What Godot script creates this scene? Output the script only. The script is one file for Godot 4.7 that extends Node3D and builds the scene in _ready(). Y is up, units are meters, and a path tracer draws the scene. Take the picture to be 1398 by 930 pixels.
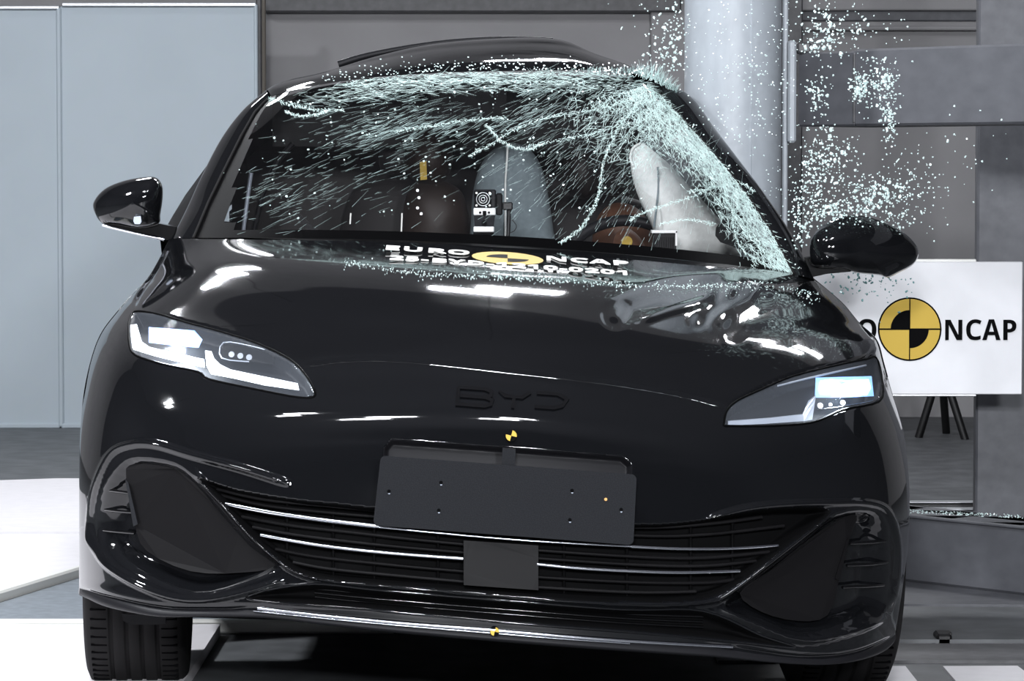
extends Node3D
# A dark saloon car at the moment it meets a rigid pole sideways, in an indoor crash hall.
# The camera looks along -z from 7 m in front of the bumper; P(px, py, z) is the point of the plane z that the
# photograph shows at that pixel, so every outline keeps its own distance, size and depth.

const FOCAL := 4700.0
const EYE := Vector3(0.0, 1.2, 7.0)
var lens_basis := Basis(Vector3.RIGHT, -atan(235.0 / FOCAL))
var rng := RandomNumberGenerator.new()
var M := {}
var taken := {}
var body_map: PackedFloat32Array
var glass_map: PackedFloat32Array
const MAP_W := 720
const MAP_H := 480

# ------------------------------------------------------------------ projection
func P(px: float, py: float, z: float) -> Vector3:
	var d := lens_basis * Vector3((px - 699.0) / FOCAL, -(py - 465.0) / FOCAL, -1.0)
	return EYE + d * ((z - EYE.z) / d.z)

func pixel(p: Vector3) -> Vector2:
	var q := lens_basis.transposed() * (p - EYE)
	return Vector2(699.0 - FOCAL * q.x / q.z, 465.0 + FOCAL * q.y / q.z)

func V(list: Array) -> PackedVector2Array:
	var o := PackedVector2Array()
	for k in range(0, list.size(), 2):
		o.append(Vector2(list[k], list[k + 1]))
	return o

# ------------------------------------------------------------------ mesh builder
class Builder:
	var v := PackedVector3Array()
	var n := PackedVector3Array()
	var t := PackedInt32Array()
	func tri(a: Vector3, b: Vector3, c: Vector3) -> void:   # counter-clockwise seen from outside
		var m := (b - a).cross(c - a)
		if m.length_squared() < 1e-18:
			return
		m = m.normalized()
		var s := v.size()
		v.append_array(PackedVector3Array([a, c, b]))
		n.append_array(PackedVector3Array([m, m, m]))
		t.append_array(PackedInt32Array([s, s + 1, s + 2]))
	func quad(a: Vector3, b: Vector3, c: Vector3, d: Vector3) -> void:
		tri(a, b, c)
		tri(a, c, d)
	func grid(rows: Array, ring := false, flip := false) -> void:   # smooth; normal = d(column) x d(row), or its opposite
		var R := rows.size()
		var C: int = rows[0].size()
		var s := v.size()
		for i in R:
			for j in C:
				var jn := (j + 1) % C if ring else mini(j + 1, C - 1)
				var jp := (j - 1 + C) % C if ring else maxi(j - 1, 0)
				var dj: Vector3 = rows[i][jn] - rows[i][jp]
				var di: Vector3 = rows[mini(i + 1, R - 1)][j] - rows[maxi(i - 1, 0)][j]
				var m := dj.cross(di)
				if m.length_squared() < 1e-20:
					var k := clampi(i, 1, R - 2)
					dj = rows[k][jn] - rows[k][jp]
					m = dj.cross(di)
					if m.length_squared() < 1e-20:
						m = (rows[0][0] - rows[R - 1][0]) * (1.0 if i == 0 else -1.0) * (-1.0 if flip else 1.0)
				m = m.normalized()
				v.append(rows[i][j])
				n.append(-m if flip else m)
		for i in R - 1:
			for j in (C if ring else C - 1):
				var a := s + i * C + j
				var b := s + i * C + (j + 1) % C
				var c := a + C
				var d := b + C
				if flip:
					t.append_array(PackedInt32Array([a, b, d, a, d, c]))
				else:
					t.append_array(PackedInt32Array([a, d, b, a, c, d]))
	func mesh() -> ArrayMesh:
		var arr := []
		arr.resize(Mesh.ARRAY_MAX)
		arr[Mesh.ARRAY_VERTEX] = v
		arr[Mesh.ARRAY_NORMAL] = n
		arr[Mesh.ARRAY_INDEX] = t
		var m := ArrayMesh.new()
		m.add_surface_from_arrays(Mesh.PRIMITIVE_TRIANGLES, arr)
		return m

# ------------------------------------------------------------------ nodes
func numbered(called: String) -> String:
	var k: int = taken.get(called, 0)
	taken[called] = k + 1
	return called if k == 0 else "%s_%03d" % [called, k]

func thing(called: String, label: String, category: String, at := Vector3.ZERO, group := "") -> Node3D:
	var o := Node3D.new()
	o.name = numbered(called)
	o.position = at
	o.set_meta("label", label)
	o.set_meta("category", category)
	if group:
		o.set_meta("group", group)
	add_child(o, true)
	return o

func obj(called: String, m: Mesh, mat: Material, parent: Node3D = self, label := "") -> MeshInstance3D:   # geometry in world places
	var o := MeshInstance3D.new()
	o.name = numbered(called) if parent == self else called
	o.mesh = m
	o.material_override = mat
	var up := Vector3.ZERO
	var q: Node = parent
	while q != self:
		up += (q as Node3D).position
		q = q.get_parent()
	o.position = -up
	if label:
		o.set_meta("label", label)
	parent.add_child(o, true)
	return o

func tag(o: Node, label: String, category: String, group := "") -> Node:
	o.set_meta("label", label)
	o.set_meta("category", category)
	if group:
		o.set_meta("group", group)
	return o

func struct(called: String, m: Mesh, mat: Material, label: String) -> MeshInstance3D:
	var o := obj(called, m, mat)
	o.set_meta("kind", "structure")
	o.set_meta("label", label)
	o.set_meta("category", called.split("_")[0])
	return o

# ------------------------------------------------------------------ shapes
func box(b: Builder, c: Vector3, size: Vector3, turn := Basis(), bev := 0.004) -> void:
	var h := size * 0.5
	bev = minf(bev, minf(h.x, minf(h.y, h.z)) * 0.5)
	for ax in 3:
		for s in [-1.0, 1.0]:
			var u := (ax + 1) % 3
			var w := (ax + 2) % 3
			var q := []
			for k in [[-1, -1], [1, -1], [1, 1], [-1, 1]]:
				var p := Vector3.ZERO
				p[ax] = s * h[ax]
				p[u] = k[0] * (h[u] - bev)
				p[w] = k[1] * (h[w] - bev)
				q.append(c + turn * p)
			if s > 0:
				b.quad(q[0], q[1], q[2], q[3])
			else:
				b.quad(q[3], q[2], q[1], q[0])
	for ax in 3:   # chamfers along each axis
		var u := (ax + 1) % 3
		var w := (ax + 2) % 3
		for k in [[1, 1], [-1, 1], [-1, -1], [1, -1]]:
			var q := []
			for e in [[-1, 0], [1, 0], [1, 1], [-1, 1]]:
				var p := Vector3.ZERO
				p[ax] = e[0] * (h[ax] - bev)
				p[u] = k[0] * (h[u] - (bev if e[1] == 1 else 0.0))
				p[w] = k[1] * (h[w] - (0.0 if e[1] == 1 else bev))
				q.append(c + turn * p)
			_facing(b, q, c)
	for sx in [-1, 1]:
		for sy in [-1, 1]:
			for sz in [-1, 1]:
				var s3 := Vector3(sx, sy, sz)
				var q := []
				for ax in 3:
					var p := Vector3.ZERO
					for k in 3:
						p[k] = s3[k] * (h[k] - (0.0 if k == ax else bev))
					q.append(c + turn * p)
				_facing(b, q, c)

func _facing(b: Builder, q: Array, c: Vector3) -> void:   # a face turned away from the centre c
	var m: Vector3 = (q[1] - q[0]).cross(q[2] - q[0])
	if m.dot(q[0] + q[2] - 2.0 * c) < 0:
		q.reverse()
	b.tri(q[0], q[1], q[2])
	if q.size() == 4:
		b.tri(q[0], q[2], q[3])

func boxed(c: Vector3, size: Vector3, turn := Basis(), bev := 0.004) -> ArrayMesh:
	var b := Builder.new()
	box(b, c, size, turn, bev)
	return b.mesh()

func slab_px(x0: float, y0: float, x1: float, y1: float, z: float, depth: float, bev := 0.006) -> ArrayMesh:   # an upright box whose front face fills these pixels at z
	var a := P(x0, y1, z)
	var c := P(x1, y0, z)
	return boxed(Vector3((a.x + c.x) / 2, (a.y + c.y) / 2, z - depth / 2), Vector3(absf(c.x - a.x), absf(c.y - a.y), depth), Basis(), bev)

func tube(b: Builder, path: Array, r: float, sides := 8, taper := 1.0, flat := 1.0, caps := true) -> void:
	var rows := []
	var last := Vector3.UP
	for i in path.size():
		var tg: Vector3 = (path[mini(i + 1, path.size() - 1)] - path[maxi(i - 1, 0)]).normalized()
		var a := Vector3.UP if absf(tg.y) < 0.95 else Vector3.BACK
		a = (a - tg * a.dot(tg)).normalized()
		if i > 0:
			a = (last - tg * last.dot(tg)).normalized()
		last = a
		var c := tg.cross(a)
		var row := PackedVector3Array()
		var k := float(i) / maxf(1, path.size() - 1)
		var rr := r * lerpf(1.0, taper, k)
		for j in sides:
			var w := TAU * j / sides
			row.append(path[i] + rr * (a * cos(w) * flat + c * sin(w)))
		rows.append(row)
	b.grid(rows, true)
	if caps:
		for j in sides:
			b.tri(path[0], rows[0][(j + 1) % sides], rows[0][j])
			var e := rows.size() - 1
			b.tri(path[e], rows[e][j], rows[e][(j + 1) % sides])

func tubed(path: Array, r: float, sides := 8, taper := 1.0, flat := 1.0) -> ArrayMesh:
	var b := Builder.new()
	tube(b, path, r, sides, taper, flat)
	return b.mesh()

func spline2(pts: PackedVector2Array, per: int, closed := false) -> PackedVector2Array:
	var o := PackedVector2Array()
	var n := pts.size()
	for i in (n if closed else n - 1):
		var p0 := pts[(i - 1 + n) % n] if closed else pts[maxi(i - 1, 0)]
		var p1 := pts[i]
		var p2 := pts[(i + 1) % n]
		var p3 := pts[(i + 2) % n] if closed else pts[mini(i + 2, n - 1)]
		for k in per:
			o.append(p1.cubic_interpolate(p2, p0, p3, float(k) / per))
	if not closed:
		o.append(pts[n - 1])
	return o

func path_px(list: Array, z: Callable, per := 6) -> Array:
	var o := []
	for q in spline2(V(list), per):
		o.append(P(q.x, q.y, z.call(q.x, q.y)))
	return o

func prism(list: PackedVector2Array, z: Callable, depth: float, step := 8.0) -> ArrayMesh:   # an outline on a surface, given a thickness
	var area := 0.0
	for i in list.size():
		area += list[i].cross(list[(i + 1) % list.size()])
	var pts := list.duplicate()
	if area > 0:
		pts.reverse()
	var o := PackedVector2Array()
	for i in pts.size():
		var q := pts[(i + 1) % pts.size()]
		var m := maxi(1, int(pts[i].distance_to(q) / step))
		for k in m:
			o.append(pts[i].lerp(q, float(k) / m))
	var f := PackedVector3Array()
	for q in o:
		f.append(P(q.x, q.y, z.call(q.x, q.y)))
	var b := Builder.new()
	var back := Vector3(0, 0, -depth)
	var ids := Geometry2D.triangulate_polygon(o)
	for k in range(0, ids.size(), 3):
		var a := f[ids[k]]
		var c := f[ids[k + 1]]
		var d := f[ids[k + 2]]
		if (c - a).cross(d - a).dot(EYE - a) < 0:
			b.tri(a, d, c)
			b.tri(a + back, c + back, d + back)
		else:
			b.tri(a, c, d)
			b.tri(a + back, d + back, c + back)
	for i in f.size():
		var a := f[i]
		var c := f[(i + 1) % f.size()]
		b.quad(a, a + back, c + back, c)
	return b.mesh()

func inflate(list: Array, z0: Callable, front: float, rear: float, per := 5, power := 0.5) -> ArrayMesh:   # a rounded body with this outline
	var o := spline2(V(list), per, true)
	var c := Vector2.ZERO
	for q in o:
		c += q
	c /= o.size()
	var area := 0.0
	for i in o.size():
		area += o[i].cross(o[(i + 1) % o.size()])
	var rows := []
	var K := 9
	for half in 2:
		for k in (K + 1 if half == 0 else K):
			var w := (float(k) / K if half == 0 else 1.0 - float(k + 1) / K) * PI / 2
			var s := maxf(sin(w), 0.002)
			var h := pow(maxf(cos(w), 0.0), power * 2.0) * (front if half == 0 else -rear)
			var row := PackedVector3Array()
			for q in o:
				var e: Vector2 = c + (q - c) * s
				row.append(P(e.x, e.y, z0.call(e.x, e.y) + h))
			rows.append(row)
	var b := Builder.new()
	b.grid(rows, true, area < 0)
	return b.mesh()

func lathe_x(b: Builder, c: Vector3, axis: Basis, prof: Array, sides := 48) -> void:   # prof: [along axis, radius]
	var rows := []
	for p in prof:
		var row := PackedVector3Array()
		for j in sides:
			var w := TAU * j / sides
			row.append(c + axis * Vector3(p[0], p[1] * cos(w), p[1] * sin(w)))
		rows.append(row)
	b.grid(rows, true, false)

func text_on(called: String, words: String, mat: Material, parent: Node3D, c: Vector3, xd: Vector3, yd: Vector3, width: float, height: float, depth := 0.003, face := "Droid Sans", weight := 400) -> MeshInstance3D:
	var tm := TextMesh.new()
	var f := SystemFont.new()
	f.font_names = PackedStringArray([face])
	f.font_weight = weight
	tm.font = f
	tm.text = words
	tm.font_size = 64
	tm.pixel_size = 0.01
	tm.depth = 0.1
	tm.curve_step = 1.0
	var bb := tm.get_aabb()
	var o := MeshInstance3D.new()
	o.name = called
	o.mesh = tm
	o.material_override = mat
	parent.add_child(o, true)
	var x := xd.normalized()
	var z := x.cross(yd).normalized()
	var y := z.cross(x)
	var up := Vector3.ZERO
	var q: Node = parent
	while q != self:
		up += (q as Node3D).position
		q = q.get_parent()
	var B := Basis(x * width / bb.size.x, y * height / bb.size.y, z * depth / 0.1)
	o.transform = Transform3D(B, c - B * bb.get_center() - up)
	return o

func raster(pts: Array, map: PackedFloat32Array) -> PackedFloat32Array:   # nearest z of a surface on a 2-pixel lattice
	for i in pts.size() - 1:
		var A: PackedVector3Array = pts[i]
		var B: PackedVector3Array = pts[i + 1]
		for j in A.size() - 1:
			_raster_tri(map, A[j], A[j + 1], B[j])
			_raster_tri(map, A[j + 1], B[j + 1], B[j])
	return map

func _raster_tri(map: PackedFloat32Array, a3: Vector3, b3: Vector3, c3: Vector3) -> void:
	var a := pixel(a3) / 2.0
	var b := pixel(b3) / 2.0
	var c := pixel(c3) / 2.0
	var x0 := maxi(0, int(floor(minf(a.x, minf(b.x, c.x)))))
	var x1 := mini(MAP_W - 1, int(ceil(maxf(a.x, maxf(b.x, c.x)))))
	var y0 := maxi(0, int(floor(minf(a.y, minf(b.y, c.y)))))
	var y1 := mini(MAP_H - 1, int(ceil(maxf(a.y, maxf(b.y, c.y)))))
	var den := (b - a).cross(c - a)
	if absf(den) < 1e-9:
		return
	for y in range(y0, y1 + 1):
		for x in range(x0, x1 + 1):
			var q := Vector2(x, y) - a
			var u := q.cross(c - a) / den
			var w := (b - a).cross(q) / den
			if u >= -0.08 and w >= -0.08 and u + w <= 1.08:
				var z := a3.z + u * (b3.z - a3.z) + w * (c3.z - a3.z)
				var k := y * MAP_W + x
				if z > map[k]:
					map[k] = z

func look(map: PackedFloat32Array, px: float, py: float) -> float:
	var x := clampf(px / 2.0, 0, MAP_W - 2)
	var y := clampf(py / 2.0, 0, MAP_H - 2)
	var i := int(x)
	var j := int(y)
	var best := -99.0
	var sum := 0.0
	var tot := 0.0
	for dy in 2:
		for dx in 2:
			var z := map[(j + dy) * MAP_W + i + dx]
			if z > -50.0:
				var w := (absf(1.0 - dx - (x - i)) + 1e-4) * (absf(1.0 - dy - (y - j)) + 1e-4)
				sum += z * w
				tot += w
	if tot > 0.0:
		return sum / tot
	for r in range(1, 14):   # off the edge: the nearest place that the surface has
		for dy in range(-r, r + 1):
			for dx in range(-r, r + 1):
				if maxi(absi(dx), absi(dy)) == r:
					var jj := clampi(j + dy, 0, MAP_H - 1)
					var ii := clampi(i + dx, 0, MAP_W - 1)
					best = maxf(best, map[jj * MAP_W + ii])
		if best > -50.0:
			return best
	return -0.5

func on_body(lift := 0.0) -> Callable:
	return func(x: float, y: float) -> float: return look(body_map, x, y) + lift

func on_glass(lift := 0.0) -> Callable:
	return func(x: float, y: float) -> float: return look(glass_map, x, y) + lift

func at_z(z: float) -> Callable:
	return func(_x: float, _y: float) -> float: return z

func S(px: float, py: float, lift := 0.0) -> Vector3:
	return P(px, py, look(body_map, px, py) + lift)

# ------------------------------------------------------------------ materials
func mat(c: Color, rough := 0.6, metal := 0.0, spec := 0.5) -> StandardMaterial3D:
	var m := StandardMaterial3D.new()
	m.albedo_color = c
	m.roughness = rough
	m.metallic = metal
	m.metallic_specular = spec
	return m

func worn(c: Color, rough: float, freq: float, amount: float, metal := 0.0, size := Vector3.ONE) -> StandardMaterial3D:   # mottled by noise in world space
	var m := mat(Color.WHITE, rough, metal)
	var nz := FastNoiseLite.new()
	nz.seed = 7
	nz.frequency = freq
	nz.fractal_octaves = 5
	var tx := NoiseTexture2D.new()
	tx.width = 512
	tx.height = 512
	tx.seamless = true
	tx.noise = nz
	var g := Gradient.new()
	g.set_color(0, c.darkened(amount))
	g.set_color(1, c.lightened(amount * 0.6))
	tx.color_ramp = g
	m.albedo_texture = tx
	m.uv1_triplanar = true
	m.uv1_world_triplanar = true
	m.uv1_scale = size
	return m

func glow(c: Color, e: float) -> StandardMaterial3D:
	var m := mat(c, 0.4)
	m.emission_enabled = true
	m.emission = c
	m.emission_energy_multiplier = e
	return m

func pane(c: Color, alpha: float) -> StandardMaterial3D:
	var m := mat(Color(c.r, c.g, c.b, alpha), 0.02)
	m.transparency = BaseMaterial3D.TRANSPARENCY_ALPHA
	m.cull_mode = BaseMaterial3D.CULL_DISABLED
	return m

func materials() -> void:
	M.paint = mat(Color(0.055, 0.058, 0.066), 0.045)
	M.gloss = mat(Color(0.045, 0.045, 0.05), 0.12)
	M.satin = mat(Color(0.10, 0.10, 0.11), 0.45, 0.0, 0.25)
	M.rubber = mat(Color(0.11, 0.107, 0.11), 0.8, 0.0, 0.25)
	M.plastic = mat(Color(0.065, 0.063, 0.068), 0.5, 0.0, 0.22)
	M.grain = worn(Color(0.105, 0.11, 0.122), 0.7, 0.05, 0.12, 0.0, Vector3(14, 14, 14))
	M.grain.metallic_specular = 0.2
	M.hollow = mat(Color(0.04, 0.04, 0.043), 0.7, 0.0, 0.12)
	M.chrome = mat(Color(0.86, 0.87, 0.9), 0.16, 1.0)
	M.housing = mat(Color(0.08, 0.085, 0.10), 0.55, 0.0, 0.3)
	M.lens = pane(Color(0.9, 0.94, 1.0), 0.04)
	M.lens.metallic_specular = 0.05
	M.glass = pane(Color(0.05, 0.06, 0.06), 0.05)
	M.frit = mat(Color(0.03, 0.03, 0.033), 0.45, 0.0, 0.1)
	M.lit = glow(Color(0.93, 0.96, 1.0), 1.9)
	M.lit_soft = glow(Color(0.55, 0.75, 1.0), 0.9)
	M.led_off = mat(Color(0.62, 0.65, 0.70), 0.3, 0.2)
	M.fracture = mat(Color(0.84, 0.925, 0.91), 0.4)
	M.fracture.backlight_enabled = true
	M.fracture.backlight = Color(0.35, 0.45, 0.44)
	M.fracture_dim = mat(Color(0.66, 0.745, 0.735), 0.4)
	M.crumb = mat(Color(0.87, 0.955, 0.945), 0.12, 0.0, 0.8)
	M.crumb_dark = mat(Color(0.42, 0.58, 0.58), 0.15, 0.0, 0.8)
	M.cloth = worn(Color(0.92, 0.93, 0.92), 0.9, 0.03, 0.10, 0.0, Vector3(3, 3, 3))
	M.cloth_grey = worn(Color(0.46, 0.51, 0.53), 0.9, 0.03, 0.08, 0.0, Vector3(3, 3, 3))
	M.seat = mat(Color(0.13, 0.12, 0.12), 0.7)
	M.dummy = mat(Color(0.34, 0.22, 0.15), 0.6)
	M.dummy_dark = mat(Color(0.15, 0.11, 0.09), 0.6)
	M.yellow = mat(Color(0.76, 0.64, 0.27), 0.55, 0.0, 0.3)
	M.black = mat(Color(0.05, 0.05, 0.055), 0.5)
	M.white = mat(Color(0.9, 0.9, 0.9), 0.5)
	M.pale = mat(Color(0.88, 0.88, 0.86), 0.4)
	M.alu = mat(Color(0.78, 0.79, 0.8), 0.35, 0.8)
	M.steel_pole = worn(Color(0.62, 0.645, 0.67), 0.5, 0.02, 0.07, 0.0, Vector3(2, 0.5, 2))
	M.steel_grey = worn(Color(0.33, 0.335, 0.355), 0.55, 0.02, 0.08, 0.0, Vector3(1.5, 1.5, 1.5))
	M.steel_dark = worn(Color(0.28, 0.28, 0.29), 0.5, 0.02, 0.12, 0.0, Vector3(1.5, 1.5, 1.5))
	M.wall = worn(Color(0.60, 0.595, 0.60), 0.8, 0.01, 0.04, 0.0, Vector3(0.4, 0.4, 0.4))
	M.panel = worn(Color(0.71, 0.755, 0.785), 0.6, 0.008, 0.03, 0.0, Vector3(0.3, 0.3, 0.3))
	M.hall = mat(Color(0.30, 0.30, 0.32), 0.9)
	M.roofing = mat(Color(0.42, 0.42, 0.44), 0.9)
	M.floor = worn(Color(0.34, 0.35, 0.36), 0.55, 0.02, 0.14, 0.0, Vector3(0.6, 0.6, 0.6))
	M.floor_white = worn(Color(0.90, 0.89, 0.90), 0.6, 0.03, 0.03, 0.0, Vector3(0.8, 0.8, 0.8))
	M.plate_metal = worn(Color(0.46, 0.50, 0.54), 0.35, 0.03, 0.16, 0.3, Vector3(1.2, 1.2, 1.2))
	M.sign = worn(Color(0.87, 0.872, 0.885), 0.35, 0.006, 0.06, 0.0, Vector3(1.2, 1.2, 1.2))
	M.ink = mat(Color(0.03, 0.03, 0.035), 0.6, 0.0, 0.12)

# ------------------------------------------------------------------ start
func _ready() -> void:
	rng.seed = 20
	var cam := Camera3D.new()
	cam.name = "camera"
	cam.fov = rad_to_deg(2.0 * atan(465.0 / FOCAL))
	cam.near = 0.1
	cam.far = 100.0
	cam.transform = Transform3D(lens_basis, EYE)
	add_child(cam)
	var we := WorldEnvironment.new()
	we.name = "environment"
	var env := Environment.new()
	env.background_mode = Environment.BG_COLOR
	env.background_color = Color(0.02, 0.02, 0.022)
	env.tonemap_mode = Environment.TONE_MAPPER_LINEAR
	env.tonemap_exposure = 1.0
	env.sdfgi_enabled = true
	env.ssao_enabled = true
	env.ssil_enabled = true
	we.environment = env
	add_child(we)
	materials()
	lamps()
	hall()
	rig()
	car()
	cabin()
	broken_glass()

const LAMPS := [  # x, y, z, watts as energy, aimed at x, y, z (or straight down), where it hangs
	[0.24, 4.4, -6.6, 5.0, Vector3(0.0, 1.2, -1.5), "high behind the middle of the car"],
	[-2.1, 4.4, -7.9, 5.0, Vector3(-0.8, 1.0, -1.5), "high behind the car on the pale plate side"],
	[2.3, 4.4, -6.8, 2.0, Vector3(0.6, 1.0, -1.0), "high behind the pole rig"],
	[-4.6, 4.8, -0.5, 25.0, null, "high over the pale floor plates"],
	[-1.85, 4.8, 1.7, 5.0, null, "over the passenger side of the bumper"],
	[0.75, 4.8, 2.8, 5.0, Vector3(0.4, 0.8, -1.8), "in front of the car, its middle one"],
	[-0.95, 4.8, 2.9, 5.0, Vector3(-0.4, 0.8, -2.5), "in front of the car on the pale plate side"],
	[1.7, 2.6, 9.2, 23.0, Vector3(0.9, 1.0, -2.2), "low beside the camera, facing the pole and the sign"],
	[-0.45, 2.7, 9.2, 33.0, Vector3(0.4, 1.0, -2.2), "low beside the camera, facing the struck window"],
]

func lamps() -> void:
	for k in LAMPS.size():
		var a: Array = LAMPS[k]
		var at := Vector3(a[0], a[1], a[2])
		var turn := Basis(Vector3.RIGHT, -PI / 2)   # the lit face looks along its own -z
		if a[4] != null:
			turn = Basis.looking_at((a[4] as Vector3) - at, Vector3.UP)
		var t := thing("floodlight", "twin bar floodlight hanging " + a[5], "lamp", at, "ceiling floodlights")
		for s in [-1.0, 1.0]:
			var c := at + turn * Vector3(s * 0.15, s * 0.17, 0.0)
			obj("lamp_body", boxed(c + turn * Vector3(0, 0, 0.045), Vector3(0.62, 0.26, 0.08), turn, 0.01), M.satin, t)
			obj("led_panel", boxed(c, Vector3(0.56, 0.20, 0.01), turn, 0.002), glow_panel(), t)
			var l := AreaLight3D.new()
			l.name = "lamp_light"
			l.area_size = Vector2(0.56, 0.20)
			l.area_normalize_energy = true
			l.light_energy = a[3]
			l.light_color = Color(0.97, 0.98, 1.0)
			l.area_range = 40.0
			l.area_attenuation = 2.0
			l.shadow_enabled = true
			l.transform = Transform3D(turn, c - at + turn * Vector3(0, 0, -0.012))
			t.add_child(l, true)
		obj("hanger", tubed([at + turn * Vector3(0, 0, 0.08), at + Vector3(0, 0.3, 0), Vector3(at.x, 6.99, at.z)], 0.006, 6), M.satin, t)

var panel_glow: StandardMaterial3D
func glow_panel() -> StandardMaterial3D:
	if panel_glow == null:
		panel_glow = glow(Color(0.95, 0.975, 1.0), 6.0)
	return panel_glow

# ------------------------------------------------------------------ the hall
func hall() -> void:
	struct("floor", boxed(Vector3(0, -0.06, 0.5), Vector3(18, 0.12, 22)), M.floor, "grey painted concrete floor of the crash hall")
	struct("ceiling", boxed(Vector3(0, 7.05, 0.5), Vector3(18.4, 0.1, 22.4)), M.roofing, "dark ceiling of the crash hall")
	struct("wall_back", boxed(Vector3(0, 3.5, -9.7), Vector3(18.4, 7.2, 0.2)), M.wall, "plain grey rear wall of the crash hall")
	struct("wall_front", boxed(Vector3(0, 3.5, 11.6), Vector3(18.4, 7.2, 0.2)), M.hall, "dark wall behind the photographer")
	struct("wall_left", boxed(Vector3(-9.1, 3.5, 0.5), Vector3(0.2, 7.2, 22.4)), M.hall, "dark side wall beyond the pale plates")
	struct("wall_right", boxed(Vector3(9.1, 3.5, 0.5), Vector3(0.2, 7.2, 22.4)), M.hall, "dark side wall beyond the pole rig")
	struct("trim_1", slab_px(357, -40, 930, 16, -9.45, 0.12), M.steel_dark, "dark grey ledge running high along the rear wall")
	struct("trim_2", slab_px(1085, 35, 1340, 41, -9.5, 0.1), M.wall, "pale grey ledge across the rear wall above the beam")
	struct("trim_3", slab_px(1085, -60, 1340, 14, -9.53, 0.08), M.wall, "upper panel of the rear wall above the ledge")
	struct("trim_4", slab_px(1085, 14, 1340, 29, -9.58, 0.04), M.steel_grey, "darker grey band under the upper panel of the rear wall")
	struct("trim_5", slab_px(888, -60, 1000, 330, -9.5, 0.1), M.wall, "shallow pilaster on the rear wall beside the pole")
	struct("pillar", slab_px(1070, -200, 1097, 560, -8.6, 0.25), M.steel_dark, "dark steel post behind the pole")
	var spans := [[-420.0, -42.0, "outermost"], [-40.0, 81.5, "narrow"], [83.5, 350.0, "wide"]]
	var say := ["pale blue grey partition panel beyond the frame of the narrow one", "narrow visible pale blue grey partition panel left of the first upright seam", "wide pale blue grey partition panel directly behind the passenger side mirror"]
	for k in 3:
		var a: float = spans[k][0]
		var c: float = spans[k][1]
		var base := P((a + c) / 2, 585, -8.9)
		var t := thing("partition_panel", say[k], "partition", Vector3(base.x, 0, -8.9), "pale partition panels along the rear wall")
		var tilt := -4.0 if k == 2 else 0.0
		obj("sheet", slab_px(a, 13 + tilt, c, 581, -8.9, 0.04), M.panel, t)
		obj("top_rail", slab_px(a, 7 + tilt, c, 13.2 + tilt, -8.885, 0.06), M.alu, t)
		obj("bottom_rail", slab_px(a, 578, c, 585.5, -8.885, 0.06), M.panel, t)
		obj("edge_strip", slab_px(c - 1.5, 10 + tilt, c + 1.5, 583, -8.885, 0.05), M.panel, t)
	var ep := thing("partition_post", "slim brown grey end post at the wide partition panel", "post", Vector3(P(353, 585, -8.9).x, 0, -8.93))
	obj("post_body", slab_px(351.5, -4, 357, 585, -8.93, 0.05), M.steel_dark, ep)
	obj("post_cover", slab_px(357, -4, 362, 585, -8.95, 0.05), mat(Color(0.42, 0.40, 0.37), 0.7), ep)
	# pale plates of the sled track on the passenger side
	var wp := func(list: Array, called: String, say2: String, m: Material, y: float, grp: String) -> void:
		var b := Builder.new()
		var f := PackedVector3Array()
		for q in list:
			f.append(Vector3(q[0], y, q[1]))
		var n := f.size()
		for i in range(1, n - 1):
			b.tri(f[0], f[i], f[i + 1])
			b.tri(f[0] * Vector3(1, 0, 1), f[i + 1] * Vector3(1, 0, 1), f[i] * Vector3(1, 0, 1))
		for i in n:
			var p := f[i]
			var q2 := f[(i + 1) % n]
			b.quad(p * Vector3(1, 0, 1), q2 * Vector3(1, 0, 1), q2, p)
		tag(obj(called, b.mesh(), m), say2, "floor plate", grp)
	wp.call([[-3.4, -4.05], [-0.3, -4.05], [-0.3, -5.97], [-1.72, -5.97], [-1.9, -5.9], [-3.4, -5.3]], "floor_plate", "white floor plate with a clipped corner, nearest the rear partition", M.floor_white, 0.03, "white floor plates")
	wp.call([[-3.4, -1.90], [-1.57, -1.90], [-1.03, -3.99], [-3.4, -3.99]], "floor_plate", "white floor plate between the straight joint and the slanted kerb", M.floor_white, 0.03, "white floor plates")
	wp.call([[-3.4, 9.0], [-0.75, 9.0], [-0.75, -1.80], [-3.4, -1.78]], "floor_plate", "white floor plate beside the passenger side front tyre", M.floor_white, 0.03, "white floor plates")
	wp.call([[-1.53, -1.88], [-0.3, -1.90], [-0.3, -4.02], [-0.99, -4.02]], "floor_plate", "brushed blue grey metal plate, a wedge between white plates", M.plate_metal, 0.012, "")
	tag(obj("kerb_strip", boxed(Vector3(-1.28, 0.022, -2.95), Vector3(2.17, 0.035, 0.03), Basis(Vector3.UP, atan2(2.1, 0.54)), 0.006), M.pale), "slanted white kerb strip edging the metal wedge plate", "kerb")
	tag(obj("kerb_strip", boxed(Vector3(-1.85, 0.02, -1.835), Vector3(3.1, 0.035, 0.04), Basis(), 0.006), M.pale), "straight pale kerb strip in front of the metal wedge plate", "kerb")
	# the pole side
	wp.call([[0.87, -2.30], [3.0, -2.20], [3.0, -3.6], [0.87, -3.6]], "base_plate", "light grey steel base plate under the pole rig", M.steel_grey, 0.02, "")
	wp.call([[0.87, -1.62], [3.0, -1.62], [3.0, -2.19], [0.87, -2.29]], "base_plate", "mid grey steel plate in front of the pole rig base", M.floor, 0.015, "")
	wp.call([[0.5, -1.30], [3.0, -1.30], [3.0, -1.60], [0.5, -1.60]], "drain_cover", "dark floor channel cover in front of the grey plates", M.steel_dark, 0.008, "")
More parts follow.
